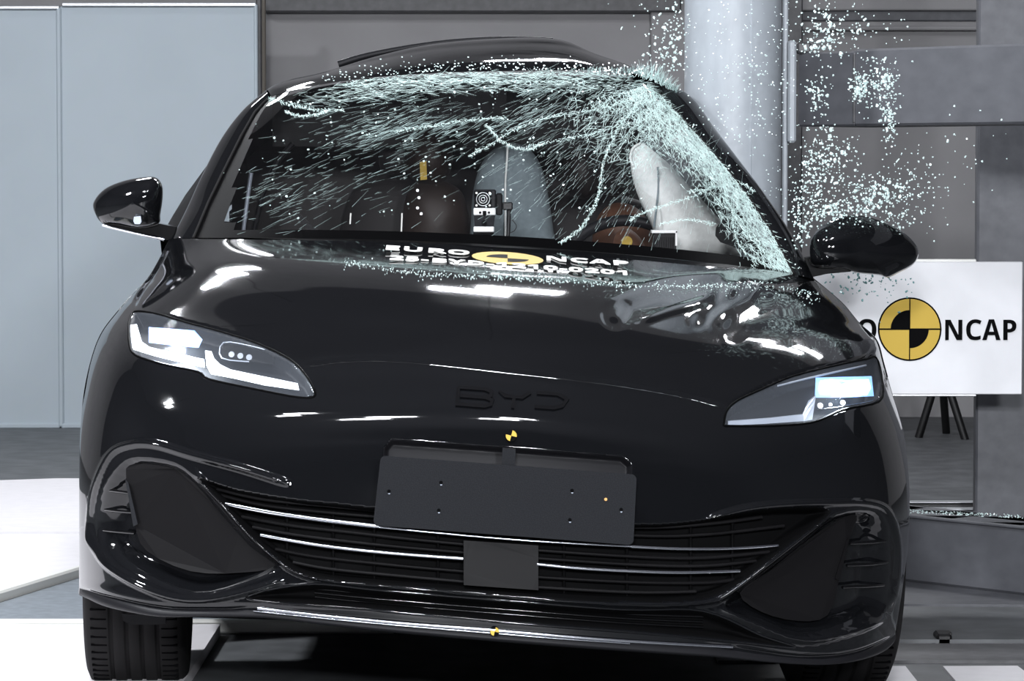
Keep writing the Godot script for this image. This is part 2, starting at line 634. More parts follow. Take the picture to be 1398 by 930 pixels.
	wp.call([[0.86, 0.6], [0.86, -1.22], [0.945, -1.22], [0.945, 0.6]], "floor_marker", "narrow white floor tile beside the driver side front tyre", M.floor_white, 0.006, "white tiles on the dark floor")
	wp.call([[1.035, 0.6], [1.035, -1.22], [1.215, -1.225], [1.30, 0.6]], "floor_marker", "wide white floor tile at the pole side corner", M.floor_white, 0.006, "white tiles on the dark floor")
	var d := thing("floor_sensor", "small black stepped box standing on the grey plate by the pole rig", "sensor", P(1285, 884, -1.65))
	obj("sensor_body", slab_px(1279, 866, 1300, 886, -1.62, 0.08), M.black, d)
	obj("sensor_step", slab_px(1270, 876, 1279, 886, -1.62, 0.06), M.black, d)
	obj("sensor_cap", boxed(P(1290, 866, -1.66) + Vector3(0, 0.002, 0), Vector3(0.03, 0.006, 0.05), Basis(Vector3.BACK, 0.15)), M.black, d)
	var tr := thing("tripod", "dark tripod standing on the far floor, seen under the sign", "tripod", P(1290, 600, -8.3))
	obj("leg", tubed([P(1284, 500, -8.3), P(1254, 598, -8.32)], 0.018, 8), M.black, tr)
	obj("leg", tubed([P(1286, 500, -8.3), P(1318, 601, -8.22)], 0.018, 8), M.black, tr)
	obj("leg", tubed([P(1285, 500, -8.3), P(1292, 592, -8.56)], 0.018, 8), M.black, tr)
	obj("head", slab_px(1272, 470, 1300, 505, -8.25, 0.1), M.black, tr)

# ------------------------------------------------------------------ the pole rig
func rig() -> void:
	var pc := P(998.5, 465, -2.16)
	var t := thing("impact_pole", "upright pale grey steel pole that the car has struck", "pole", Vector3(pc.x, 0, pc.z))
	var b := Builder.new()
	var up := Basis(Vector3.BACK, PI / 2)   # its x axis points up
	lathe_x(b, Vector3(pc.x, 0.02, pc.z), up, [[0.0, 0.0], [0.0, 0.125], [0.002, 0.127], [1.758, 0.127], [1.76, 0.125], [1.76, 0.0]], 64)
	obj("column", b.mesh(), M.steel_pole, t)
	var s := Builder.new()
	var rows := []
	for k in 2:
		var y: float = [0.05, 1.75][k]
		var row := PackedVector3Array()
		for j in 25:
			var w := lerpf(0.34, 1.9, j / 24.0)
			row.append(Vector3(pc.x + sin(w) * 0.1305, y, pc.z + cos(w) * 0.1305))
		rows.append(row)
	s.grid(rows, false, false)
	for k in 1:
		var a0 := Vector3(pc.x + sin(0.34) * 0.126, 0.05, pc.z + cos(0.34) * 0.126)
		s.quad(a0, rows[0][0], rows[1][0], a0 + Vector3(0, 1.70, 0))
	obj("sleeve", s.mesh(), M.steel_pole, t, "thin wrap sheet around the far side of the pole")
	obj("mounting_plate", slab_px(1066, -60, 1076.5, 840, -2.23, 0.03), M.steel_pole, t)
	obj("bracket", slab_px(1075.5, 55, 1087.5, 195, -2.20, 0.10), M.steel_pole, t, "short bright bracket plate")
	obj("bracket_bolt", slab_px(1088, 57, 1108, 73, -2.33, 0.06), M.steel_dark, t)
	obj("foot_plate", boxed(Vector3(pc.x, 0.012, pc.z), Vector3(0.36, 0.024, 0.36)), M.steel_grey, t)
	# the frame that carries the pole runs away from it towards the camera's right
	var turn := Basis(Vector3.UP, deg_to_rad(-48))
	var run := Vector3(cos(deg_to_rad(48)), 0, sin(deg_to_rad(48)))
	var back := Vector3(sin(deg_to_rad(48)), 0, -cos(deg_to_rad(48)))
	var bm := thing("support_beam", "speckled grey steel cross beam from the pole to the upright column", "beam", P(1087, 173, -2.35))
	var hi := P(1087, 72, -2.35).y
	var lo := P(1087, 173, -2.35).y
	var c0 := P(1087, 120, -2.35)
	c0.y = (hi + lo) / 2
	obj("end_block", boxed(c0 + run * 0.105 + back * 0.155, Vector3(0.21, hi - lo, 0.30), turn, 0.005), M.steel_grey, bm)
	obj("main_box", boxed(c0 + run * 0.92 + back * 0.15 + Vector3(0, 0.002, 0), Vector3(1.42, hi - lo + 0.004, 0.30), turn, 0.006), M.steel_grey, bm)
	obj("weld_bead", tubed([c0 + run * 0.212 + Vector3(0, -0.09, 0), c0 + run * 0.212 + Vector3(0, 0.09, 0)], 0.004, 6), M.steel_dark, bm)
	var col := thing("support_column", "wide grey steel upright behind the cross beam", "column", P(1420, 794, -3.0))
	obj("column_face", slab_px(1331, -180, 1560, 794, -3.0, 0.06, 0.006), M.steel_grey, col)
	var blk := thing("support_block", "low dark grey steel block at the foot of the upright column", "block", P(1232, 805, -2.8))
	var f0 := P(1232, 805, -2.8)
	f0.y = 0.0
	var ht := P(1232, 702, -2.8).y
	obj("block_body", boxed(f0 + run * 0.55 + back * 0.101 + Vector3(0, ht / 2 + 0.01, 0), Vector3(1.5, ht - 0.02, 0.2), turn, 0.008), M.steel_grey, blk)
	obj("cap_plate", boxed(f0 + run * 0.55 + back * 0.10 + Vector3(0, ht - 0.004, 0), Vector3(1.5, 0.008, 0.22), turn, 0.002), M.steel_grey, blk)
	var rl := thing("guide_rail", "pair of dark guide rails with bright edges behind the low block", "rail", P(1285, 706, -3.3))
	obj("rail_bar", slab_px(1225, 687, 1338, 694.5, -3.3, 0.06), M.black, rl)
	obj("rail_bar", slab_px(1225, 696.5, 1338, 704.5, -3.26, 0.06), M.black, rl)
	obj("bright_edge", slab_px(1225, 694.3, 1338, 696.6, -3.25, 0.06, 0.001), M.alu, rl)
	obj("bright_edge", slab_px(1225, 704.3, 1338, 707, -3.22, 0.06, 0.001), M.alu, rl)
	obj("bright_edge", slab_px(1225, 685.6, 1338, 687.1, -3.3, 0.05, 0.001), M.alu, rl)
	for x in [1228.0, 1335.0]:
		obj("rail_foot", slab_px(x - 3, 690, x + 3, 764, -3.31, 0.04, 0.003), M.black, rl)
	# sign board
	var zs := -2.62
	var sg := thing("sign_board", "white test programme sign with round yellow and black target", "sign", P(1240, 540, zs))
	obj("board", slab_px(1080, 357.5, 1396.5, 538.5, zs, 0.016, 0.002), M.sign, sg)
	obj("top_batten", slab_px(1100, 354, 1333, 359, zs - 0.02, 0.02, 0.002), M.pale, sg)
	obj("bottom_rail", slab_px(1100, 536.5, 1333, 541.5, zs - 0.005, 0.03, 0.002), M.alu, sg)
	var zt := zs + 0.003
	var cx := 1242.0
	var cy := 449.5
	var fan := func(r: float, a0: float, a1: float, inner: float) -> PackedVector2Array:
		var o := PackedVector2Array()
		for k in 41:
			var w := lerpf(a0, a1, k / 40.0)
			o.append(Vector2(cx + cos(w) * r, cy + sin(w) * r))
		if inner >= 0.0:
			o.append(Vector2(cx, cy))
		else:
			o.remove_at(o.size() - 1)
		return o
	obj("target_ring", prism(fan.call(43.5, 0.0, TAU, -1.0), at_z(zt), 0.002, 100.0), M.ink, sg)
	obj("target_disc", prism(fan.call(41.3, 0.0, TAU, -1.0), at_z(zt + 0.001), 0.002, 100.0), M.yellow, sg)
	obj("target_quadrant", prism(fan.call(26.0, PI, PI * 1.5, 0.0), at_z(zt + 0.002), 0.002, 100.0), M.ink, sg)
	obj("target_quadrant", prism(fan.call(26.0, 0.0, PI * 0.5, 0.0), at_z(zt + 0.002), 0.002, 100.0), M.ink, sg)
	obj("target_line", slab_px(1241, 408, 1243, 491, zt + 0.0025, 0.002, 0.0002), M.ink, sg)
	obj("target_line", slab_px(1200, 448.5, 1284, 450.5, zt + 0.0025, 0.002, 0.0002), M.ink, sg)
	var px := 1.0 / (FOCAL / (7.0 - zs))
	text_on("lettering", "NCAP", M.ink, sg, P(1339, 450.3, zt), Vector3.RIGHT, Vector3.UP, 97 * px, 28.5 * px, 0.003, "Droid Sans", 700)
	text_on("lettering", "EURO", M.ink, sg, P(1146, 450.3, zt), Vector3.RIGHT, Vector3.UP, 101 * px, 29.5 * px, 0.003, "Droid Sans", 700)

# ------------------------------------------------------------------ the car's front as one surface
var side_t := [0.0, 0.15, 0.28, 0.42, 0.55, 0.68, 0.8, 0.88, 0.94, 0.98, 1.0]
var curve_nose := [0.0, 0.005, 0.02, 0.047, 0.085, 0.15, 0.25, 0.365, 0.53, 0.76, 1.0]
var curve_hood := [0.0, 0.015, 0.05, 0.11, 0.19, 0.31, 0.46, 0.6, 0.74, 0.88, 1.0]
var front_rows := [
	[232, 326, 330, 327, 528, 330, 690, 338, 855, 348, 1000, 362, 1108, 378],
	[206, 374, 260, 360, 330, 357, 500, 366, 690, 380, 860, 391, 1000, 398, 1090, 402, 1148, 412],
	[183, 400, 240, 390, 330, 393, 500, 405, 690, 420, 860, 431, 1000, 437, 1100, 437, 1172, 440],
	[160, 426, 200, 424, 300, 437, 450, 449, 690, 460, 860, 470, 1000, 474, 1110, 468, 1196, 464],
	[138, 456, 180, 457, 260, 471, 400, 487, 560, 492, 690, 499, 860, 513, 1000, 520, 1110, 508, 1206, 496],
	[124, 494, 180, 494, 260, 505, 400, 520, 690, 526, 860, 541, 1000, 556, 1110, 550, 1216, 532],
	[114, 545, 180, 545, 300, 556, 690, 562, 860, 580, 1000, 597, 1120, 602, 1232, 585],
	[109, 600, 250, 602, 690, 607, 860, 624, 1110, 648, 1240, 640],
	[108, 655, 250, 652, 690, 655, 1000, 688, 1242, 695],
	[108, 710, 300, 705, 690, 706, 1000, 735, 1239, 748],
	[108, 762, 300, 755, 690, 760, 1000, 785, 1233, 798],
	[108, 787, 170, 797, 300, 795, 690, 812, 1000, 830, 1150, 850, 1227, 838],
	[108, 800, 148, 813, 222, 828, 300, 829, 345, 829, 500, 842, 690, 858, 850, 870, 1000, 882, 1090, 895, 1160, 891, 1207, 874, 1223, 862],
	[109, 812, 148, 829, 222, 842, 300, 842, 345, 842, 500, 860, 690, 877, 850, 889, 1000, 899, 1090, 907, 1160, 904, 1207, 889, 1221, 873],
]
var row_z := [-1.15, -0.75, -0.52, -0.35, -0.22, -0.14, -0.075, -0.045, -0.025, -0.012, 0.0, 0.008, 0.012, -0.005]
var row_end := [-1.5, -1.35, -1.2, -1.05, -0.93, -0.82, -0.72, -0.63, -0.57, -0.56, -0.56, -0.56, -0.56, -0.57]
var row_steps := [20, 20, 20, 20, 16, 22, 24, 26, 26, 26, 18, 16, 12]

func along(list: Array, x: float) -> float:   # a smooth line through x, y pairs
	var n := list.size() / 2
	var k := 0
	while k < n - 2 and x > list[(k + 1) * 2]:
		k += 1
	var x1: float = list[k * 2]
	var x2: float = list[k * 2 + 2]
	var y1: float = list[k * 2 + 1]
	var y2: float = list[k * 2 + 3]
	var s := (y2 - y1) / (x2 - x1)
	var m1 := s
	var m2 := s
	if k > 0:
		m1 = (y2 - list[k * 2 - 1]) / (x2 - list[k * 2 - 2])
	if k < n - 2:
		m2 = (list[k * 2 + 5] - y1) / (list[k * 2 + 4] - x1)
	var h := x2 - x1
	var u := (x - x1) / h
	return y1 * (1 + 2 * u) * (1 - u) * (1 - u) + m1 * h * u * (1 - u) * (1 - u) + y2 * u * u * (3 - 2 * u) + m2 * h * u * u * (u - 1)

func front_net() -> Array:   # control points: rows from the windscreen down to the lip, columns from one wheel arch to the other
	var net := []
	for r in front_rows.size():
		var list: Array = front_rows[r]
		var L: float = list[0]
		var R: float = list[list.size() - 2]
		var zc: float = row_z[r]
		var cy := along(list, 690)
		var c := 746.0 - 0.082 * cy + 40.0 * zc
		var w := smoothstep(1.5, 5.5, float(r))
		var row := PackedVector3Array()
		for k in range(-10, 11):
			var t: float = side_t[absi(k)]
			var x := c + t * ((R - c) if k > 0 else (L - c))
			var s: float = lerpf(curve_hood[absi(k)], curve_nose[absi(k)], w)
			var yaw := -0.058 * (x - 690.0) / 640.0
			row.append(P(x, along(list, x), zc + yaw + (row_end[r] - zc) * s))
		# the flanks: upper rows run back along the wings, lower rows turn in around the wheel arches
		var l0 := row[0]
		var r0 := row[20]
		if r <= 6:
			var q := [0.02, 0.30, 0.75] if r > 2 else [0.02, 0.2, 0.4]
			for k in 3:
				row.insert(0, l0 + Vector3(-0.058 * q[k] - 0.008 * k, -0.01 * k, -q[k]))
				row.append(r0 + Vector3(-0.058 * q[k] + 0.004 * k, -0.01 * k, -q[k]))
		else:
			for k in 3:
				row.insert(0, l0 + Vector3(0.012 + 0.03 * k, 0, -0.02 - 0.004 * k))
				row.append(r0 + Vector3(-0.012 - 0.03 * k, 0, -0.02 - 0.004 * k))
		net.append(row)
	var under := PackedVector3Array()
	for p in net[13]:
		under.append(p + Vector3(0, 0.012, -0.24))
	net.append(under)
	return net

func refine(net: Array, col_steps: Array, row_steps_: Array) -> Array:
	var wide := []
	for row in net:
		var o := PackedVector3Array()
		var n: int = row.size()
		for j in n - 1:
			for k in col_steps[j]:
				o.append(row[j].cubic_interpolate(row[j + 1], row[maxi(j - 1, 0)], row[mini(j + 2, n - 1)], float(k) / col_steps[j]))
		o.append(row[n - 1])
		wide.append(o)
	var out := []
	var R := wide.size()
	for i in R - 1:
		for k in row_steps_[i]:
			var w: float = float(k) / row_steps_[i]
			var o := PackedVector3Array()
			var a: PackedVector3Array = wide[maxi(i - 1, 0)]
			var b: PackedVector3Array = wide[i]
			var c: PackedVector3Array = wide[i + 1]
			var d: PackedVector3Array = wide[mini(i + 2, R - 1)]
			o.resize(b.size())
			for j in b.size():
				o[j] = b[j].cubic_interpolate(c[j], a[j], d[j], w)
			out.append(o)
	out.append(wide[R - 1])
	return out

# outlines on the front, in the photograph's pixels
var OUT := {
	"hood": [232, 335, 206, 378, 188, 405, 183, 424, 215, 428, 255, 440, 300, 452, 350, 468, 395, 490, 412, 500, 470, 491, 560, 492, 700, 507, 830, 522, 935, 540, 992, 556, 1040, 530, 1080, 513, 1130, 500, 1180, 488, 1196, 466, 1166, 428, 1140, 396, 1106, 379, 1000, 350, 690, 325, 300, 312],
	"headlight_l": [176, 443, 184, 426, 215, 429, 255, 441, 300, 453, 350, 469, 395, 491, 418, 514, 430, 540, 408, 543, 345, 531, 285, 518, 270, 508, 220, 497, 185, 485, 177, 470],
	"headlight_r": [988, 582, 992, 562, 1006, 548, 1040, 532, 1080, 515, 1130, 502, 1180, 491, 1196, 489, 1204, 520, 1200, 548, 1150, 560, 1108, 577, 1050, 582],
	"grille": [268, 652, 320, 668, 400, 682, 460, 688, 520, 694, 690, 706, 865, 716, 945, 712, 990, 704, 1060, 694, 1135, 697, 1085, 738, 1040, 772, 1000, 802, 960, 818, 900, 822, 800, 820, 690, 812, 600, 804, 500, 797, 430, 789, 392, 774, 345, 735, 300, 685],
	"vent_l": [131, 712, 138, 668, 160, 634, 188, 622, 240, 630, 272, 655, 300, 686, 345, 737, 388, 774, 330, 802, 262, 815, 190, 790, 150, 765, 134, 740],
	"vent_r": [1140, 700, 1190, 693, 1212, 712, 1220, 752, 1218, 800, 1209, 838, 1165, 860, 1095, 872, 1030, 850, 985, 832, 1005, 802, 1045, 772, 1090, 738],
	"plate_recess": [524, 612, 534, 600, 690, 611, 850, 623, 863, 634, 862, 715, 690, 706, 521, 694],
	"lower_intake": [360, 806, 430, 797, 520, 806, 690, 820, 850, 832, 960, 834, 1040, 868, 1085, 884, 1000, 876, 850, 862, 690, 850, 500, 832, 345, 820],
}

func carve(pts: Array) -> Array:   # recesses, grooves and ridges pressed into the smooth surface
	var deep := [
		["headlight_l", 0.035, 6.0], ["headlight_r", 0.035, 6.0], ["grille", 0.05, 10.0], ["vent_l", 0.045, 26.0], ["vent_r", 0.045, 26.0],
		["plate_recess", 0.02, 5.0], ["lower_intake", 0.035, 12.0],
	]
	var lines := [   # path, width, depth (negative stands proud)
		[[412, 500, 470, 491, 560, 492, 700, 507, 830, 522, 935, 540, 992, 556], 3.0, 0.006],
		[[215, 428, 255, 440, 300, 452, 350, 468, 395, 490, 412, 500], 3.0, 0.005],
		[[992, 556, 1040, 531, 1080, 514, 1130, 501, 1180, 489, 1196, 470], 4.0, 0.008],
		[[232, 335, 206, 378, 188, 405, 183, 424], 3.5, 0.008],
		[[1108, 379, 1140, 396, 1166, 428, 1196, 466], 3.5, 0.008],
		[[136, 760, 124, 735, 124, 700, 131, 662, 150, 622, 175, 608, 210, 607, 262, 622, 330, 640, 400, 662], 7.0, -0.010],
		[[960, 712, 1010, 697, 1060, 690, 1130, 687, 1185, 687, 1212, 700, 1225, 740, 1224, 790, 1214, 836], 7.0, -0.010],
		[[262, 640, 300, 682, 345, 733, 392, 773, 440, 790, 520, 799, 690, 813, 860, 825, 960, 822, 1000, 806, 1085, 740, 1140, 696], 6.0, -0.012],
		[[392, 790, 345, 806, 290, 818, 240, 817, 190, 800, 150, 776, 134, 757, 126, 735, 124, 712], 6.0, -0.008],
		[[980, 828, 1030, 852, 1095, 874, 1165, 862, 1212, 842], 6.0, -0.010],
		[[108, 803, 148, 815, 222, 830, 300, 832, 345, 830], 3.0, 0.006],
		[[1000, 884, 1090, 897, 1160, 893, 1207, 876, 1223, 864], 3.0, 0.006],
		[[840, 430, 880, 412, 925, 398, 1000, 390], 24.0, 0.006],
		[[870, 438, 930, 420, 980, 404], 10.0, -0.003],
		[[985, 440, 1020, 424, 1048, 402], 24.0, -0.005],
		[[952, 436, 975, 415, 996, 398], 18.0, 0.007],
		[[1000, 462, 1060, 452, 1120, 452, 1150, 456], 18.0, -0.003],
	]
	var shapes := []
	for d in deep:
		var poly := outline(d[0])
		shapes.append([poly, _bounds(poly, 0.0), d[1], d[2]])
	var paths := []
	for l in lines:
		var q := spline2(V(l[0]), 5)
		paths.append([q, _bounds(q, l[1]), l[1], l[2]])
	var out := []
	var R := pts.size()
	for i in R:
		var row: PackedVector3Array = pts[i].duplicate()
		var C := row.size()
		for j in range(36, C - 36):
			var p: Vector3 = pts[i][j]
			var q := pixel(p)
			var push := 0.0
			for s in shapes:
				if s[1].has_point(q) and Geometry2D.is_point_in_polygon(q, s[0]):
					push += s[2] * smoothstep(0.0, s[3], _edge(q, s[0], true))
			for s in paths:
				if s[1].has_point(q):
					var d := _edge(q, s[0], false)
					if d < s[2]:
						var k: float = 1.0 - d * d / (s[2] * s[2])
						var ends := minf(q.distance_to(s[0][0]), q.distance_to(s[0][s[0].size() - 1]))
						push += s[3] * k * k * smoothstep(0.0, 26.0, ends)
			if push != 0.0:
				var dj: Vector3 = pts[i][j + 1] - pts[i][j - 1]
				var di: Vector3 = pts[mini(i + 1, R - 1)][j] - pts[maxi(i - 1, 0)][j]
				var m := dj.cross(di).normalized()
				if m.dot(EYE - p) < 0:
					m = -m
				m = (m + Vector3(0, 0, 0.6)).normalized()
				row[j] = p - m * push
		out.append(row)
	return out

func outline(called: String) -> PackedVector2Array:
	return spline2(V(OUT[called]), 3, true) if called.begins_with("vent") or called.begins_with("grille") or called.begins_with("lower") else V(OUT[called])

func _bounds(q: PackedVector2Array, grow: float) -> Rect2:
	var r := Rect2(q[0], Vector2.ZERO)
	for p in q:
		r = r.expand(p)
	return r.grow(grow)

func _edge(q: Vector2, poly: PackedVector2Array, closed: bool) -> float:
	var best := 1e9
	for k in (poly.size() if closed else poly.size() - 1):
		best = minf(best, q.distance_squared_to(Geometry2D.get_closest_point_to_segment(q, poly[k], poly[(k + 1) % poly.size()])))
	return sqrt(best)

const WHEEL_Y := 0.338
const WHEEL_Z := -0.96

func split(pts: Array, choose: Callable) -> Dictionary:   # one smooth surface shared out among parts
	var R := pts.size()
	var C: int = pts[0].size()
	var nr := []
	for i in R:
		var row := PackedVector3Array()
		row.resize(C)
		for j in C:
			var dj: Vector3 = pts[i][mini(j + 1, C - 1)] - pts[i][maxi(j - 1, 0)]
			var di: Vector3 = pts[mini(i + 1, R - 1)][j] - pts[maxi(i - 1, 0)][j]
			row[j] = -dj.cross(di).normalized()
		nr.append(row)
	var flip := 1.0
	if nr[R / 2][C / 2].dot(EYE - pts[R / 2][C / 2]) < 0:
		flip = -1.0
	var parts := {}
	var ids := {}
	for i in R - 1:
		for j in C - 1:
			var who: String = choose.call(i, j, (pts[i][j] + pts[i + 1][j + 1]) * 0.5)
			if who == "":
				continue
			if not parts.has(who):
				parts[who] = Builder.new()
				ids[who] = {}
			var b: Builder = parts[who]
			var id: Dictionary = ids[who]
			var k4 := PackedInt32Array()
			for e in [[i, j], [i, j + 1], [i + 1, j + 1], [i + 1, j]]:
				var key: int = e[0] * C + e[1]
				if not id.has(key):
					id[key] = b.v.size()
					b.v.append(pts[e[0]][e[1]])
					b.n.append(nr[e[0]][e[1]] * flip)
				k4.append(id[key])
			if flip > 0:
				b.t.append_array(PackedInt32Array([k4[0], k4[1], k4[2], k4[0], k4[2], k4[3]]))
			else:
				b.t.append_array(PackedInt32Array([k4[0], k4[2], k4[1], k4[0], k4[3], k4[2]]))
	return parts

const COLS := [14, 14, 6, 10, 12, 16, 22, 34, 36, 36, 38, 36, 42, 42, 36, 38, 36, 36, 34, 22, 16, 12, 10, 6, 14, 14]
var car_root: Node3D
var base_pts: Array

func stroke(list: Array, w: float) -> PackedVector2Array:
	var q := Geometry2D.offset_polyline(spline2(V(list), 1), w / 2.0, Geometry2D.JOIN_MITER, Geometry2D.END_BUTT)
	return q[0]

func disc(x: float, y: float, r: float, a0 := 0.0, a1 := TAU, n := 16) -> PackedVector2Array:
	var o := PackedVector2Array()
	for k in n + 1:
		var w := lerpf(a0, a1, float(k) / n)
		o.append(Vector2(x + cos(w) * r, y + sin(w) * r))
	if a1 - a0 < TAU - 0.01:
		o.append(Vector2(x, y))
	else:
		o.remove_at(n)
	return o

func car() -> void:
	car_root = thing("car", "glossy black saloon car with crazed windscreen, crashed sideways into the pale pole", "car", Vector3(-0.05, 0, -2.2))
	var c := car_root
	base_pts = refine(front_net(), COLS, row_steps + [8])
	var blank := PackedFloat32Array()
	blank.resize(MAP_W * MAP_H)
	blank.fill(-99.0)
	body_map = raster(base_pts, blank.duplicate())
	var cut := carve(base_pts)
	var poly := {}
	var box_ := {}
	for k in OUT:
		poly[k] = outline(k)
		box_[k] = _bounds(poly[k], 0.0)
	var C: int = cut[0].size()
	var fender_rows := 0
	for k in 5:
		fender_rows += row_steps[k]
	var last_rows := 0
	for k in 12:
		last_rows += row_steps[k]
	var choose := func(i: int, j: int, p: Vector3) -> String:
		if j < 36 or j >= C - 36:
			if j < 34 or j >= C - 34:
				var d := Vector2(p.y - WHEEL_Y, p.z - WHEEL_Z).length()
				if d < 0.385 and p.z < -0.62:
					return ""
			return ("fender_l" if j < C / 2 else "fender_r") if i < fender_rows + 30 else "front_bumper"
		var q := pixel(p)
		for k in ["headlight_l", "headlight_r", "vent_l", "vent_r", "grille", "plate_recess", "lower_intake"]:
			if box_[k].has_point(q) and Geometry2D.is_point_in_polygon(q, poly[k]):
				return k
		if i < fender_rows + 16 and Geometry2D.is_point_in_polygon(q, poly.hood):
			return "hood"
		if i < fender_rows + 6 and (q.x < 420 or q.x > 985):
			return "fender_l" if q.x < 690 else "fender_r"
		return "lip" if i >= last_rows + 2 else "front_bumper"
	var parts := split(cut, choose)
	obj("hood", parts.hood.mesh(), M.paint, c, "glossy black bonnet, creased at the driver side")
	var bumper := obj("front_bumper", parts.front_bumper.mesh(), M.paint, c)
	obj("fender", parts.fender_l.mesh(), M.paint, c)
	obj("fender", parts.fender_r.mesh(), M.paint, c)
	obj("bumper_lip", parts.lip.mesh(), M.satin, c)
	var grille := obj("grille", parts.grille.mesh(), M.hollow, c)
	obj("lower_intake", parts.lower_intake.mesh(), M.hollow, c)
	obj("side_vent", parts.vent_l.mesh(), M.paint, c)
	obj("side_vent", parts.vent_r.mesh(), M.paint, c)
	obj("plate_recess", parts.plate_recess.mesh(), M.satin, bumper)
	# headlights: the hollow housing, what glows in it, and the clear cover at the level of the bodywork
	var hl := obj("headlight", parts.headlight_l.mesh(), M.housing, c, "headlight with its daytime strips lit")
	var hr := obj("headlight", parts.headlight_r.mesh(), M.housing, c, "headlight with only its projector lit")
	var lens_parts := split(base_pts, func(_i: int, j: int, p: Vector3) -> String:
		if j < 36 or j >= C - 36:
			return ""
		var q := pixel(p)
		for k in ["headlight_l", "headlight_r"]:
			if box_[k].has_point(q) and Geometry2D.is_point_in_polygon(q, poly[k]):
				return k
		return "")
	obj("lens_cover", lens_parts.headlight_l.mesh(), M.lens, hl)
	obj("lens_cover", lens_parts.headlight_r.mesh(), M.lens, hr)
	for k in 2:
		var ring: Array = (OUT[["headlight_l", "headlight_r"][k]] as Array).duplicate()
		ring.append_array([ring[0], ring[1]])
		obj("lens_seal", tubed(path_px(ring, on_body(-0.001), 4), 0.0032, 6), M.frit, [hl, hr][k])
	var inside := on_body(-0.012)
	obj("led_strip", prism(V([177, 444, 186, 443, 193, 467, 203, 474, 240, 483, 278, 491, 279, 502, 240, 493, 210, 486, 181, 477]), inside, 0.012), M.lit, hl, "lit hooked light strip at the outer corner")
	obj("led_strip", prism(V([280, 479, 288, 480, 292, 490, 300, 498, 314, 505, 352, 513, 372, 517, 406, 524, 408, 533, 360, 526, 320, 517, 288, 511, 282, 500]), inside, 0.012), M.lit, hl, "lit hooked light strip towards the middle")
	obj("projector", prism(V([205, 448, 264, 453, 272, 462, 270, 473, 236, 471, 204, 466]), on_body(-0.016), 0.02), M.lit, hl, "blazing white projector block")
	obj("projector_rim", prism(V([203, 447, 265, 451.5, 276, 464, 271, 475, 203, 468]), on_body(-0.02), 0.01), M.lit_soft, hl)
	obj("lens_block", prism(V([305, 470, 340, 474, 376, 484, 374, 498, 304, 488]), on_body(-0.018), 0.015), M.gloss, hl)
	obj("lens_frame", tubed(path_px([376, 482, 340, 472, 305, 468, 303, 489, 340, 494], on_body(-0.014), 3), 0.0016, 6), M.led_off, hl)
	for k in 3:
		obj("reflector_cell", prism(disc(316 + 12 * k, 484 + 2 * k, 4.0), on_body(-0.016), 0.006), M.led_off, hl)
	obj("projector", prism(V([1120, 520, 1134, 518, 1160, 520, 1186, 518, 1189, 530, 1184, 539, 1150, 537, 1120, 538, 1118, 530]), on_body(-0.016), 0.02), M.lit, hr, "blazing white projector block")
	obj("projector_rim", prism(V([1114, 516, 1190, 514, 1193, 541, 1150, 543, 1113, 543]), on_body(-0.02), 0.01), M.lit_soft, hr)
	for k in 3:
		obj("led_dot", prism(disc([1120.0, 1134.0, 1151.0][k], [554.0, 552.5, 550.0][k], [3.6, 2.2, 3.4][k]), on_body(-0.014), 0.008), M.lit, hr)
	obj("led_strip", prism(V([994, 575, 1050, 571, 1096, 566, 1104, 548, 1114, 540, 1109, 573, 1098, 575, 1040, 579, 994, 581]), inside, 0.012), M.led_off, hr, "unlit grey hooked light strip")
	obj("brow_strip", tubed(path_px([1062, 527, 1110, 515, 1150, 506, 1182, 499], on_body(-0.01), 4), 0.0022, 6), M.led_off, hr)
	obj("lower_rim", tubed(path_px([1116, 560, 1160, 554, 1198, 545, 1203, 525], on_body(-0.014), 4), 0.002, 6), M.gloss, hr)
	for k in 2:
		var l := SpotLight3D.new()
		l.name = "headlight_beam"
		l.position = ([S(238, 460), S(1152, 528)][k] as Vector3) + Vector3(0, 0, 0.06) - c.position
		l.rotation = Vector3(-0.05, PI + [0.25, -0.1][k], 0)
		l.spot_angle = 50.0
		l.light_energy = 0.6
		l.light_color = Color(0.9, 0.95, 1.0)
		l.light_size = 0.03
		l.spot_range = 30.0
		l.spot_attenuation = 2.0
		l.shadow_enabled = true
		c.add_child(l, true)
	# grille furniture
	var proud := on_body(-0.006)
	obj("chrome_bar", tubed(path_px([308, 688.5, 370, 700, 440, 710, 513, 718.5], proud, 8), 0.0052, 8), M.chrome, grille)
	obj("chrome_bar", tubed(path_px([513, 719.5, 600, 728, 690, 736, 780, 742, 866, 746.5], proud, 8), 0.0024, 8), M.chrome, grille)
	obj("chrome_bar", tubed(path_px([862, 746.5, 930, 749.5, 1000, 749, 1062, 745], proud, 8), 0.0036, 8), M.chrome, grille)
	obj("chrome_bar", tubed(path_px([356, 731, 430, 744, 500, 752.5, 570, 758.5, 632, 763], proud, 8), 0.0042, 8), M.chrome, grille)
	obj("chrome_bar", tubed(path_px([733, 770.5, 790, 776, 860, 780, 930, 782, 1010, 780], proud, 8), 0.0038, 8), M.chrome, grille)
	var deep := on_body(-0.028)
	var slat_paths := [
		[296, 668, 360, 682, 440, 690, 520, 697, 690, 710, 865, 720, 960, 716, 1040, 706], [300, 676, 360, 690, 440, 699, 520, 706, 690, 720, 865, 731, 960, 730, 1070, 718],
		[330, 706, 400, 718, 480, 727, 560, 736, 690, 748, 865, 760, 960, 762, 1050, 754], [345, 720, 400, 730, 480, 740, 560, 748, 690, 759, 865, 771, 960, 773, 1032, 766],
		[376, 750, 430, 760, 520, 770, 630, 780, 735, 788, 865, 795, 960, 796, 1002, 792], [400, 768, 450, 777, 540, 786, 640, 795, 735, 802, 865, 809, 950, 808],
	]
